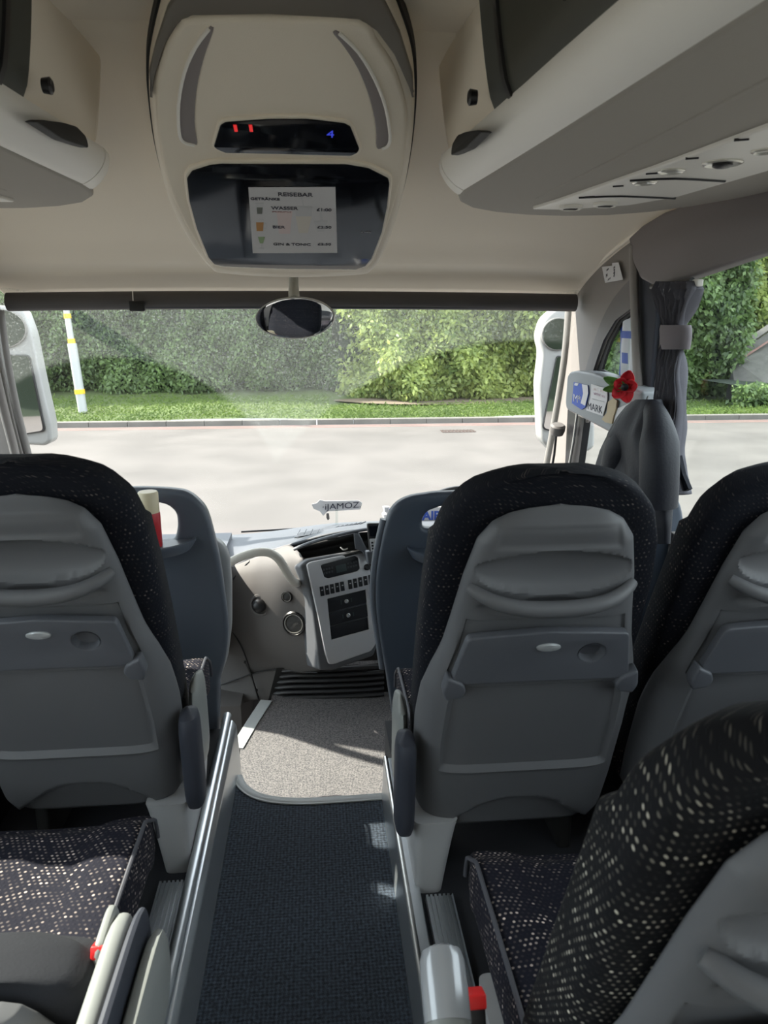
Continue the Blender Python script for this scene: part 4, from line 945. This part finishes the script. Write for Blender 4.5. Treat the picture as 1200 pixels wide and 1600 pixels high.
# top surface: from windscreen foot to the brow
net('top_surface', [
  [(150, 838, 3.56), (340, 838, 3.56), (420, 832, 3.56), (520, 819, 3.56), (620, 815, 3.56), (760, 812, 3.56), (1000, 812, 3.5)],
  [(150, 862, 3.30), (340, 858, 3.30), (410, 846, 3.28), (470, 838, 3.22), (560, 823, 3.15), (700, 822, 3.1), (1000, 830, 3.1)],
  [(150, 900, 3.12), (330, 895, 3.12), (395, 872, 3.06), (450, 853, 2.98), (540, 831, 2.92), (640, 830, 2.9), (900, 860, 2.9)]], M['dashblue'], db)
# main body left of the console
net('front_moulding', [
  [(330, 893, 3.12), (365, 885, 3.10), (395, 873, 3.06), (425, 862, 3.01), (452, 852, 2.97), (470, 866, 2.90)],
  [(330, 905, 3.10), (365, 903, 3.06), (398, 898, 3.00), (430, 890, 2.93), (458, 885, 2.88), (480, 890, 2.83)],
  [(330, 945, 3.09), (365, 940, 3.03), (400, 938, 2.97), (435, 936, 2.90), (465, 934, 2.86), (487, 935, 2.82)],
  [(335, 1000, 3.12), (370, 1000, 3.06), (405, 1000, 2.99), (440, 1000, 2.93), (472, 1000, 2.88), (493, 998, 2.84)],
  [(345, 1058, 3.18), (380, 1056, 3.12), (410, 1052, 3.06), (445, 1050, 3.0), (478, 1051, 2.94), (500, 1048, 2.90)]], M['dashgrey'], db)
net('side_moulding', [
  [(300, 930, 3.22), (335, 930, 3.16), (352, 975, 3.12), (368, 985, 3.10)],
  [(300, 990, 3.22), (340, 995, 3.15), (362, 1015, 3.10), (380, 1025, 3.08)],
  [(300, 1060, 3.22), (345, 1066, 3.12), (375, 1068, 3.08), (396, 1062, 3.06)],
  [(300, 1110, 3.2), (350, 1106, 3.10), (380, 1098, 3.06), (405, 1092, 3.04)]], M['dashgrey'], db)
net('lower_moulding', [
  [(392, 1052, 3.06), (430, 1046, 3.02), (470, 1046, 2.98), (560, 1040, 2.96), (640, 1030, 3.0), (760, 1020, 3.0)],
  [(400, 1075, 3.05), (430, 1070, 3.02), (470, 1070, 3.00), (560, 1066, 3.00), (640, 1060, 3.05), (760, 1050, 3.0)],
  [(406, 1098, 3.05), (430, 1098, 3.03), (470, 1098, 3.02), (560, 1098, 3.02), (640, 1096, 3.05), (760, 1095, 3.0)]], M['dashgrey'], db)
shade_plan = [(-1.22, 3.27), (-.42, 2.90), (-.42, 3.45), (-1.22, 3.45)]
mk('shade_block', [(x, y, z) for z in (.0, .445) for x, y in shade_plan], [(3, 2, 1, 0), (4, 5, 6, 7), (0, 1, 5, 4), (1, 2, 6, 5), (2, 3, 7, 6), (3, 0, 4, 7)], M['dashblue'], db, smooth=False)  # added block behind the partition, shaped to cast shade on the front floor
# curved black vent grille
for i in range(6):
    y = 1046+i*8.6; x0 = 436-i*2.3
    R = [ony(x0, y+3, 3.0), ony(x0+25, y+1, 2.975), ony(x0+70, y, 2.955), ony(565, y-2.5, 2.94), ony(600, y-5, 2.94)]
    tube('grille_slat', R, lambda s: .0115*min(1, s*8+.15), mat_slat if i else (globals().setdefault('mat_slat', mat('dark grille slat', (.035, .034, .036), .5)), mat_slat)[1], db, n=10, smooth=5, flat=.8)
mk('grille_backing', [ony(*q) for q in [(432, 1044, 2.985), (610, 1036, 2.965), (610, 1099, 2.985), (418, 1099, 3.01), (432, 1044, 2.999), (610, 1036, 2.98), (610, 1099, 2.999), (418, 1099, 3.02)]], [(0, 1, 2, 3), (7, 6, 5, 4), (0, 4, 5, 1), (1, 5, 6, 2), (2, 6, 7, 3), (3, 7, 4, 0)], M['blackm'], db, smooth=False)
# seams
bk = M['black']
tube('seam', [ony(*q) for q in [(346, 968, 3.10), (362, 985, 3.06), (378, 1012, 3.04), (390, 1045, 3.03), (398, 1072, 3.02), (404, 1093, 3.02)]], .0035, bk, db, smooth=4)
tube('seam', [ony(*q) for q in [(345, 1070, 3.10), (370, 1061, 3.06), (396, 1052, 3.035), (430, 1046, 3.0), (470, 1050, 2.95), (496, 1051, 2.89)]], .003, bk, db, smooth=4)
tube('seam', [ony(*q) for q in [(405, 838, 3.53), (398, 857, 3.27), (392, 874, 3.07), (378, 890, 3.065), (362, 907, 3.05)]], .0045, bk, db, smooth=4)
for q in ((383, 1034), (401, 1078)): lathe('screw', ony(*q, 3.03), [(.006, 0), (.006, .006), (.001, .007)], bk, db, axis=(0, -1, 0))
# loudspeakers
def dsp(px, py, d, rx, label=None):
    c_ = ony(px, py, d); axn = Vector((-.38, -1, .12)).normalized()
    o = lathe('loudspeaker', c_, [(rx*1.12, -.01), (rx*1.12, .006), (rx*1.0, .012), (rx*.92, .006), (rx*.86, .004)], M['black'], db, axis=axn)
    lathe('ring', c_, [(rx*.90, .004), (rx*.88, .010), (rx*.80, .010), (rx*.78, .004)], mat('pale ring', (.25, .24, .22), .4), o, axis=axn)
    lathe('speaker_mesh', c_, [(rx*.84, .005), (rx*.5, .008), (.001, .009)], M['mesh'], o, axis=axn)
dsp(449, 932, 2.875, .022); dsp(460, 974, 2.865, .047)
# round knob / ball outlet
c_ = ony(407, 945, 2.955); axn = Vector((-.35, -1, .1)).normalized()
vt = lathe('outlet', c_, [(.052, -.02), (.047, .006), (.038, .008), (.034, -.012), (.001, -.014)], M['dashgrey'], db, axis=axn)
lathe('ball', c_, [(.026, -.012), (.030, .01), (.029, .025), (.022, .037), (.010, .042), (.001, .043)], M['black'], vt, axis=axn)
# white handrail
hr = tube('handrail', [ony(*q) for q in [(318, 895, 2.66), (345, 886, 2.66), (370, 873, 2.66), (395, 864, 2.66), (418, 863, 2.66), (434, 872, 2.67), (445, 888, 2.70), (453, 902, 2.74), (461, 910, 2.79), (466, 911, 2.88)]], .0165, M['rail'], None, n=16, smooth=4)
tag(hr, 'bent white tubular handrail on the dashboard by the entrance', 'handrail')
# ---- centre console
K0 = ony(515, 1038, 2.70); xk = Vector((cos(radians(-20)), sin(radians(20)), .0))
FK2 = Frame(K0, xk, Vector((0, 0, 1))+Vector((-.10, .30, 0)))
cons = thing('centre_console', 'silver centre console panel with radio, rocker switches and black drawers', 'console', (K0.x+.08, K0.y+.12, -.18))
out = [(478, 882), (484, 878), (566, 862), (571, 864), (577, 890), (586, 940), (588, 985), (587, 1008), (580, 1018), (522, 1038), (514, 1038), (508, 1020), (496, 960)]
radio_h = [(500, 884), (504, 882), (554, 869), (559, 872), (562, 889), (558, 893), (512, 904), (506, 902)]
slot_h = [(511, 936), (571, 922), (577, 984), (518, 1000)]
kp = [tuple(v) for v in rp(FK2.ps(out), .01)]
plate('fascia', kp, FK2, .02, M['silver'], cons, holes=[rp(FK2.ps(radio_h), .004, 3), FK2.ps(slot_h)], bevel=.004)
big = [(468, 884), (480, 874), (570, 858), (579, 885), (590, 940), (592, 1010), (586, 1026), (522, 1048), (500, 1048), (494, 1000), (486, 940)]
plate('console_body', rp(FK2.ps(big), .012), FK2, .16, mat('console side grey', (.10, .105, .115), .55), cons, bevel=.012, front=-.012)
rd = plate('radio', rp(FK2.ps(radio_h), .004, 3), FK2, .01, M['black'], cons, bevel=.001, front=-.006)
FR2 = Frame(FK2.w(0, 0, -.006), FK2.x, FK2.y)
plate('radio_screen', FR2.ps([(523, 885), (539, 881), (541, 892), (525, 896)]), FR2, .002, M['led'], rd, front=.001)
for i in range(4):
    for j in range(2):
        for (x, y) in ((505+i*4.2, 890.5+j*6-i*1.0), (543+i*4.2, 881+j*6.2-i*1.0)):
            p = FR2.p(x, y); plate('radio_button', [(p[0]-.004, p[1]-.004), (p[0]+.004, p[1]-.004), (p[0]+.004, p[1]+.004), (p[0]-.004, p[1]+.004)], FR2, .002, mat_btn if 'mat_btn' in globals() else globals().setdefault('mat_btn', mat('grey radio buttons', (.06, .065, .07), .5)), rd, front=.002)
lathe('rotary_knob', FK2.w(*FK2.p(572, 887)), [(.013, 0), (.013, .008), (.009, .014), (.001, .014)], M['black'], cons, axis=FK2.n)
for i in range(10):
    x = 502+i*8.0+(4 if i > 4 else 0); y = 924-(x-502)*.235
    p = FK2.p(x, y); o = plate('rocker_switch', rp([(p[0]-.0078, p[1]-.019), (p[0]+.0078, p[1]-.019), (p[0]+.0078, p[1]+.019), (p[0]-.0078, p[1]+.019)], .002, 2), FK2, .012, M['black'], cons, bevel=.001, front=.004)
    plate('switch_mark', [(p[0]-.0035, p[1]+.002), (p[0]+.0035, p[1]+.002), (p[0]+.0035, p[1]+.006), (p[0]-.0035, p[1]+.006)], FK2, .001, M['inkgrey'], o, front=.0048)
for k_, (ya, yb) in enumerate(((936, 958), (959, 979), (980, 1000))):
    f0 = lambda y: (511+(y-936)*.11, 571+(y-936)*.10)
    a, b2 = f0(ya); c2, d2 = f0(yb)
    dr = plate('drawer', rp(FK2.ps([(a+.5, ya), (b2-.5, ya-14), (d2-.5, yb-15.5), (c2+.5, yb-1)]), .002, 2), FK2, .012, M['black'], cons, bevel=.001, front=-.004-.003*(k_ == 2))
    if k_ < 2:
        cc = FK2.w(*FK2.p(541+k_*3, (ya+yb)/2-7), -.004)
        lathe('lock', cc, [(.0085, 0), (.0085, .004), (.006, .005), (.005, .001)], M['satin'], dr, axis=FK2.n)
        for q in (-1, 1): p = FK2.p(541+k_*3+q*8, (ya+yb)/2-7-q*2); plate('catch', [(p[0]-.002, p[1]-.008), (p[0]+.002, p[1]-.008), (p[0]+.002, p[1]+.008), (p[0]-.002, p[1]+.008)], FK2, .002, M['led'], dr, front=-.002)
# recessed storage bin above the console with brow
net('storage_recess', [
  [(462, 856, 2.93), (490, 850, 2.93), (520, 843, 2.93), (560, 834, 2.93), (600, 832, 2.93)],
  [(466, 862, 2.97), (492, 858, 2.98), (520, 852, 2.98), (560, 844, 2.98), (600, 842, 2.98)],
  [(474, 872, 2.95), (496, 870, 2.95), (524, 864, 2.95), (562, 857, 2.95), (600, 854, 2.95)],
  [(479, 882, 2.86), (500, 878, 2.86), (530, 871, 2.86), (566, 862, 2.86), (600, 858, 2.86)]], M['blackm'], db)
tube('recess_brow', [ony(*q) for q in [(460, 858, 2.90), (485, 848, 2.88), (520, 838, 2.86), (560, 829, 2.86), (598, 824, 2.86)]], .012, M['dashblue'], db, smooth=4, flat=.6)
plate('recess_divider', rp(FY(2.84).ps([(553, 834), (560, 834), (578, 870), (574, 880), (566, 862), (555, 858)]), .004), FY(2.84), .05, M['dashblue'], db, bevel=.004)
tube('bin_catch', [ony(*q) for q in [(532, 855, 2.90), (537, 859, 2.89), (543, 857, 2.90)]], .003, M['satin'], db, smooth=3)
vv = thing('dash_vent', 'black demister vent set in the dashboard top', 'vent', ony(480, 838, 3.12))
plate('slot', [(-.055, -.018), (.075, -.018), (.085, .03), (-.02, .03)], Frame(ony(478, 835, 3.13)+Vector((0, 0, .002)), (.97, .2, .10), (-.2, .95, .04)), .004, M['black'], vv)
for i in range(4): a = ony(476, 836, 3.11)+Vector((-.03+i*.028, .0, .01)); tube('fin', [a+Vector((0, -.02, 0)), a+Vector((.01, .04, .004))], .002, M['dashblue'], vv, n=6)
v2 = thing('dash_vent', 'pale ribbed vent strip on the dashboard top near the windscreen', 'vent', ony(540, 826, 3.3))
for i in range(7): a = ony(520+i*7, 828-i*1.2, 3.3)+Vector((0, 0, .006)); tube('fin', [a, a+Vector((.03, .03, .003))], .003, M['dashblue'], v2, n=6)
# wiper blade resting at the foot of the windscreen
wb = thing('wiper', 'thin black wiper blade lying along the foot of the windscreen', 'wiper', ony(440, 828, 3.66))
tube('blade', [ony(377, 831, 3.68), ony(430, 828, 3.68), ony(495, 824, 3.68), ony(560, 820, 3.68)], .005, M['black'], wb, n=6)
tube('arm', [ony(480, 826, 3.71), ony(560, 819, 3.71)], .006, M['black'], wb, n=6)
# cordless phone in its cradle
ph = thing('cordless_phone', 'black and silver cordless phone standing in a cradle on the dashboard', 'phone', ony(587, 868, 2.62))
FPh = Frame(ony(588, 866, 2.62), (1, .05, .0), (-.04, .16, 1))
bd = plate('handset', rp(FPh.ps([(575, 818), (596, 817), (599, 866), (578, 868)]), .008), FPh, .024, M['black'], ph, bevel=.006)
plate('keypad', rp(FPh.ps([(578, 842), (596, 841), (597, 864), (580, 865)]), .004), FPh, .003, M['silver'], bd, bevel=.001, front=.0025)
plate('screen', rp(FPh.ps([(578, 822), (594, 821.5), (595, 838), (579, 838.5)]), .002), FPh, .002, M['screen'], bd, front=.001)
for i in range(3):
    for j in range(4):
        p = FPh.p(582+i*5.4+j*.4, 848+j*4.6); plate('key', rp([(p[0]-.0038, p[1]-.0034), (p[0]+.0038, p[1]-.0034), (p[0]+.0038, p[1]+.0034), (p[0]-.0038, p[1]+.0034)], .001, 2), FPh, .002, M['black'], bd, front=.004)
plate('cradle', rp(FPh.ps([(572, 862), (602, 860), (606, 880), (574, 882)]), .006), FPh, .05, M['dashblue'], ph, bevel=.006, front=.008)
tube('stem', [ony(589, 878, 2.64), ony(589, 905, 2.72), ony(592, 930, 2.9)], .012, M['dashblue'], ph)
# paper name sign at the foot of the windscreen, lettering seen from behind
FSg = FY(3.50)
sg = thing('name_sign', 'torn white paper strip with mirrored lettering at the windscreen foot', 'sign', FSg.w(*FSg.p(530, 800)))
strp = plate('strip', FSg.ps([(487, 788), (495, 786), (500, 781), (508, 783), (560, 782), (566, 786), (563, 796), (512, 799), (505, 806), (500, 799), (490, 795)]), FSg, .004, M['paper'], sg, smooth=False)
plate('hook', rp(FSg.ps([(510, 802), (514, 802), (515, 811), (512, 813), (510, 809)]), .004), FSg, .004, M['dashgrey'], sg)
text_fit('·iJAMOZ.', FSg, (504, 796.5), (564, 792.5), 9, M['ink'], strp, 'lettering', lift=.004)
plate('post', FSg.ps([(524, 796), (528, 796), (528, 824), (524, 824)]), FSg, .003, glass('clear sign holder', .1), sg)
# white figure and blue lettered card right of it
FW2 = FY(3.42)
fg = thing('paper_figure', 'small crumpled white and blue paper figure beside the driver partition', 'ornament', FW2.w(*FW2.p(604, 812)))
V = []; 
for q in range(8):
    f = q/7; r_ = .022*(1-.4*f)*(1+.3*sin(q*2.1)); V.append((r_, f*.085))
lathe('body', ony(603, 818, 3.42), V+[(.001, .088)], M['paper'], fg, n=9)
rbox('wing', ony(616, 799, 3.42), (.05, .02, .03), M['blue'], fg, .006)
cdd = thing('windscreen_card', 'white card with big blue letters seen through the driver partition opening', 'sign', FW2.w(*FW2.p(680, 812)))
crd = plate('card', rp(FW2.ps([(640, 794), (740, 790), (742, 822), (640, 826)]), .006), FW2, .004, M['paper'], cdd)
text('AIR', FW2, FW2.p(660, 812), .06, M['blue'], crd, 'lettering', lift=.002, bold=.002)
# steering wheel behind the driver's partition
swc = Vector((.62, 2.86, .62)); sw = thing('steering_wheel', 'black steering wheel glimpsed through the driver partition opening', 'steering wheel', swc)
nq = Vector((0, -.5, .87)).normalized(); ex = Vector((1, 0, 0)); ey = nq.cross(ex)
tube('rim', [swc+ex*.22*cos(a)+ey*.22*sin(a) for a in [2*pi*i/40 for i in range(40)]], .014, M['black'], sw, closed=True)
for a in (radians(-20), radians(200), radians(90)): tube('spoke', [swc-nq*.02, swc+ex*.215*cos(a)+ey*.215*sin(a)], .012, M['black'], sw, n=8)
lathe('hub', swc-nq*.05, [(.05, 0), (.055, .03), (.045, .045), (.001, .05)], M['black'], sw, axis=nq)
tube('column', [swc-nq*.04, swc+Vector((0, .25, -.35))], .03, M['black'], sw)

# ================================================================== RIGHT WALL FITTINGS
# card box under the quarter window
FBx = Frame((1.05, 0, 0), (0, -1, 0), (0, 0, 1))
bxs = thing('shelf_box', 'grey moulded card shelf under the arched quarter window', 'shelf', FBx.w(*FBx.p(930, 630)))
bo = FBx.ps([(886, 588), (890, 581), (900, 579), (925, 583), (965, 598), (1003, 612), (1003, 690), (975, 684), (955, 676), (885, 640), (883, 630)])
plate('box', rp(bo, .012), FBx, .09, mat('card shelf plastic', (.24, .255, .27), .5), bxs, bevel=.01)
FBc = Frame((1.049, 0, 0), (0, -1, 0), (0, 0, 1))
c1 = plate('postcard', FBc.ps([(898, 597), (920, 602), (921, 615), (916, 636), (910, 640), (895, 630)]), FBc, .003, M['blue'], front=.004, smooth=False)
tag(c1, 'blue printed card on the grey wall shelf', 'card')
for L, mm in (([(911, 600), (920, 602), (921, 614), (916, 634), (909, 630), (913, 615)], 'paper'), ([(900, 598), (906, 599), (904, 603), (899, 602)], 'inkgrey')):
    plate('printed_patch', FBc.ps(L), FBc, .0006, M[mm], c1, front=.005, smooth=False)
text_fit('M*', FBc, (898, 627), (909, 631), 12, M['paper'], c1, 'lettering', lift=.0048)
c2 = plate('name_card', FBc.ps([(926, 600), (951, 607), (951, 625), (944, 650), (918, 641), (925, 622)]), FBc, .003, M['paper'], front=.006, smooth=False)
tag(c2, 'white card reading MARK on the grey wall shelf', 'card')
text_fit('MARK', FBc, (921, 639), (944, 646.5), 11, M['ink'], c2, 'lettering', lift=.0068)
text_fit('SG M', FBc, (930, 610), (945, 614), 4.5, M['inkred'], c2, 'small_print', lift=.0068)
text_fit('WW vx', FBc, (930, 617), (948, 621.5), 4.5, mat('faded violet ink', (.5, .35, .45), .8), c2, 'small_print', lift=.0068)
text_fit('mnu mn', FBc, (928, 624), (947, 629), 3, M['inkgrey'], c2, 'small_print', lift=.0068)
c3 = plate('souvenir_card', FBc.ps([(954, 628), (962, 622), (968, 626), (966, 640), (962, 652), (960, 662), (950, 660), (944, 655), (952, 645)]), FBc, .006, mat('tan card', (.42, .34, .22), .7), front=.010, smooth=False)
tag(c3, 'small tan giraffe-like cut-out ornament below the red flower', 'ornament')
c4 = plate('leaflet', FBc.ps([(962, 640), (990, 628), (994, 640), (975, 672), (960, 664)]), FBc, .003, M['paper'], front=.004, smooth=False)
tag(c4, 'plain white leaflet half behind the hanging jacket', 'leaflet')
# poppy
pc = onx(977, 604, 1.02); pp = thing('poppy', 'red cloth poppy with green leaf fixed on the pillar', 'flower', pc)
def petal(ang, L, w_, m, nm, cup=.02):
    R = []
    for i in range(9):
        f = i/8; ww = w_*sin(pi*min(1, f*.85+.12))**.7; ring = []
        for j in range(7):
            g = j/6*2-1; a = Vector((-.45, -.9, 0))*(.008+cup*f*f+.008*g*g)+Vector((.9, -.45, 0))*(cos(ang)*L*f-sin(ang)*ww*g)+Vector((0, 0, sin(ang)*L*f+cos(ang)*ww*g)); ring.append(pc+a)
        R.append(ring)
    o = loft(nm, R, m, pp, closed=False, caps=False); md = o.modifiers.new('t', 'SOLIDIFY'); md.thickness = .002
for a, L in ((1.35, .056), (.2, .040), (2.6, .038), (3.9, .048), (5.0, .052)): petal(a, L, .023, M['petal'], 'petal')
label_part(petal(2.75, .075, .016, M['leafg'], 'leaf', .004) or pp, 'red cloth poppy with green leaf fixed on the pillar'); petal(3.3, .07, .014, M['leafg'], 'leaf', .004)
lathe('centre', pc+Vector((-.01, -.02, 0)), [(.012, 0), (.012, .006), (.001, .01)], M['black'], pp, axis=(-.45, -.9, 0))
# white and blue cloth hanging in the quarter window
FCl = Frame((1.150, 0, 0), (0, -1, 0), (0, 0, 1))
V = []; a_ = [FCl.w(*FCl.p(*q)) for q in [(967, 484), (1003, 480), (1003, 608), (966, 592)]]
k_ = 20
for j in range(k_+1):
    for i in range(k_+1):
        u_, v_ = i/k_, j/k_; p = (a_[0]*(1-u_)+a_[1]*u_)*(1-v_)+(a_[3]*(1-u_)+a_[2]*u_)*v_; V.append(p+Vector((.006*sin(u_*15+v_*3)+.004, 0, 0)))
clm = mat('white cloth', (.62, .64, .68), .8)
cs = mk('pennant', V, [(j*(k_+1)+i, j*(k_+1)+i+1, (j+1)*(k_+1)+i+1, (j+1)*(k_+1)+i) for j in range(k_) for i in range(k_)], [clm, M['blue']], None, mi=[1 if (i < 3 or (j in (6, 7) and i < 14) or (11 < j < 15 and 3 < i < 7)) else 0 for j in range(k_) for i in range(k_)])
cs.modifiers.new('t', 'SOLIDIFY').thickness = .003
tag(cs, 'white and blue fabric pennant hanging inside the arched quarter window', 'pennant')
tb_ = rbox('window_tag', onx(938, 576, 1.15), (.004, .03, .035), M['paper'], None, .001); tag(tb_, 'tiny white tag in the lower corner of the quarter window', 'tag')
# knob and rod on the A pillar
kn = thing('pillar_catch', 'dark latch knob with thin rod on the right windscreen pillar', 'latch', onx(871, 668, 1.10))
lathe('knob', onx(871, 672, 1.09), [(.028, -.02), (.034, 0), (.034, .02), (.026, .028), (.001, .03)], M['dashgrey'], kn, axis=(0, -.3, 1))
tube('rod', [onx(869, 680, 1.09), onx(866, 710, 1.09), onx(860, 745, 1.09)], .006, M['black'], kn, n=8)

# curtain gathered by its tie
def curtain():
    t = thing('curtain', 'dark grey pleated curtain gathered by a tie beside the side window', 'curtain', (1.06, 2.25, .9))
    top_, n = [], 90
    R = []
    # stations: (px centre, py, half width px, pleat amp)
    S = [(1066, 440, 27, .016), (1066, 452, 30, .018), (1062, 480, 23, .015), (1058, 505, 16, .010), (1055, 530, 14, .006), (1054, 560, 17, .010), (1053, 600, 19, .013), (1051, 650, 19, .014), (1050, 700, 18, .014), (1051, 745, 19, .014), (1056, 772, 22, .014)]
    for c_, y, h, amp in cr_st(S):
        a = onx(c_-h, y, 1.075); b_ = onx(c_+h, y, 1.075); ring = []
        for j in range(n):
            f = j/(n-1); p = a*(1-f)+b_*f; ring.append(p+Vector((1.7*amp*sin(f*2*pi*9+.4*sin(y*.05))-.01+.004*sin(f*40+y*.07), .004*sin(f*2*pi*9+1.3), 0)))
        R.append(ring)
    o = loft('cloth', R, M['curtain'], t, closed=False, caps=False); md = o.modifiers.new('t', 'SOLIDIFY'); md.thickness = .004
    # dark flap hanging out at the foot
    P = [onx(*q, 1.06) for q in [(1048, 690), (1060, 712), (1066, 740), (1076, 764), (1052, 775), (1040, 760)]]
    mk('flap', P+[p+Vector((.012, 0, 0)) for p in P], [tuple(range(6)), tuple(range(11, 5, -1))]+[(i, (i+1) % 6, (i+1) % 6+6, i+6) for i in range(6)], mat('black curtain lining', (.012, .013, .02), .9), t, smooth=False)
    rings = []
    for y, hw_ in ((508, 18), (514, 20), (528, 19.5), (540, 17), (546, 15)):
        a = onx(1056-hw_, y, 1.06); b_ = onx(1056+hw_, y, 1.06); m_ = (a+b_)/2; L = (b_-a).length/2; dd = (b_-a).normalized()
        rings.append([m_+dd*L*cos(q)+Vector((.032*sin(q), 0, 0)) for q in [2*pi*i/24 for i in range(24)]])
    label_part(loft('tie', rings, M['curtie'], t), 'mauve grey cloth tie')
    tube('curtain_rail', [Vector((1.07, 2.36, onx(1040, 446, 1.07).z-.0)), Vector((1.07, 2.1, onx(1095, 442, 1.07).z+.01))], .008, M['black'], t)
    rbox('hook', onx(1090, 442, 1.07), (.02, .03, .02), M['white_pl'], t, .004)
def cr_st(S):
    V4 = [Vector((a, b, c_, d)) for a, b, c_, d in S]; out = []
    for i in range(len(V4)-1):
        for j in range(5):
            out.append(V4[i].lerp(V4[i+1], j/5))
    out.append(V4[-1]); return [tuple(v) for v in out]
curtain()
# coat hook plate and padded jacket
hk = rbox('coat_hook', onx(1013, 624, 1.10), (.02, .06, .05), mat('pale hook plate', (.35, .34, .30), .5), None, .004); tag(hk, 'small pale plate of the coat hook above the jacket', 'hook')
def jacket():
    t = thing('jacket', 'dark navy padded jacket hanging from a hook on the dark pillar', 'jacket', (1.0, 2.5, .9))
    S = [(1014, 624, 12), (1008, 634, 22), (1003, 650, 29), (998, 675, 37), (994, 705, 46), (993, 735, 52), (993, 770, 54), (993, 820, 52), (992, 850, 48)]
    R = []
    for c_, y, h in [(a, b, c2) for a, b, c2, _ in cr_st([(a, b, c2, 0) for a, b, c2 in S])]:
        a = onx(c_-h, y, .985); b_ = onx(c_+h, y, .985); m_ = (a+b_)/2; dd = (b_-a)/2; ring = []; g = min(1, (y-618)/60)
        for j in range(64):
            q = 2*pi*j/64; fold = 1+.16*g*sin(q*4+y*.010)+.10*g*sin(q*9-y*.02+1)+.05*g*sin(q*15+y*.03); th = (.030+.040*g)
            ring.append(m_+dd*cos(q)+Vector((-th*sin(q)*fold+.010*sin(y*.03+q*3)*g, 0, 0)))
        R.append(ring)
    loft('body', R, M['navy'], t)
    # sleeve in front
    P = [onx(1000, 634, .985), onx(985, 660, .96), onx(975, 690, .95), onx(968, 720, .95), onx(962, 750, .955), onx(958, 790, .96)]
    tube('sleeve', P, lambda s: .028+.026*min(1, s*2.2), M['navy'], t, n=20, smooth=5)
    P = [onx(1020, 636, .985), onx(1028, 665, .965), onx(1030, 700, .955), onx(1030, 740, .955), onx(1028, 790, .96)]
    tube('sleeve', P, lambda s: .026+.028*min(1, s*2.2), M['navy'], t, n=20, smooth=5)
    tube('hanging_loop', [onx(1013, 620, 1.06), onx(1010, 628, 1.04), onx(1016, 630, 1.03)], .004, M['black'], t, n=8)
jacket()

# ================================================================== OUTSIDE MIRRORS
def ext_mirror(label, D, body, rnd, rect, s):
    F_ = FY(D); t = thing('side_mirror', label, 'side mirror', F_.w(*F_.p(*body[0])))
    plate('housing', rp(F_.ps(body), .03), F_, .12, M['whitebody'], t, bevel=.02)
    c_, rx, ry = rnd; p = F_.p(*c_)
    s_ = 1150/(D*1.02)
    sur_ = plate('mirror_bezel', circ(p[0], p[1], rx/s_*1.07, 36, ry/s_*1.07), F_, .02, M['wallgrey'], t, bevel=.004, front=.012)
    plate('round_mirror', circ(p[0], p[1], rx/s_, 36, ry/s_), F_, .004, M['chrome'], sur_, front=.0135)
    sb = plate('mirror_bezel', rp(F_.ps([(q[0]+(q[0]-rect[4][0])*.1, q[1]+(q[1]-rect[4][1])*.03) for q in rect[:4]]), .02), F_, .02, M['black'], t, bevel=.004, front=.012)
    plate('tall_mirror', rp(F_.ps(rect[:4]), .02), F_, .004, M['chrome'], sb, front=.0135)
    bx_ = F_.w(*F_.p(*body[0])); tp = F_.w(*F_.p(sum(q[0] for q in body[:2])/2, body[0][1]+25), -.06)
    tube('mirror_arm', [tp, tp+Vector((s*.10, .02, .12)), Vector((s*1.22, 3.62, 1.70)), Vector((s*1.18-.04, 3.40, 1.66))], .035, M['whitebody'], t, smooth=4)
    return t
ext_mirror('white outside mirror seen at the left end of the windscreen', 3.75, [(-60, 470), (34, 482), (48, 520), (62, 590), (78, 660), (80, 690), (70, 697), (-60, 690)], ((2, 513), 34, 26), [(8, 555), (46, 556), (69, 672), (20, 680), (36, 615)], -1)
ext_mirror('white outside mirror seen at the right end of the windscreen', 3.78, [(868, 482), (930, 475), (930, 700), (880, 725), (846, 688), (842, 600), (848, 550), (842, 525), (850, 498)], ((871, 522), 24, 23), [(869, 556), (884, 560), (862, 672), (848, 668), (866, 612)], 1)
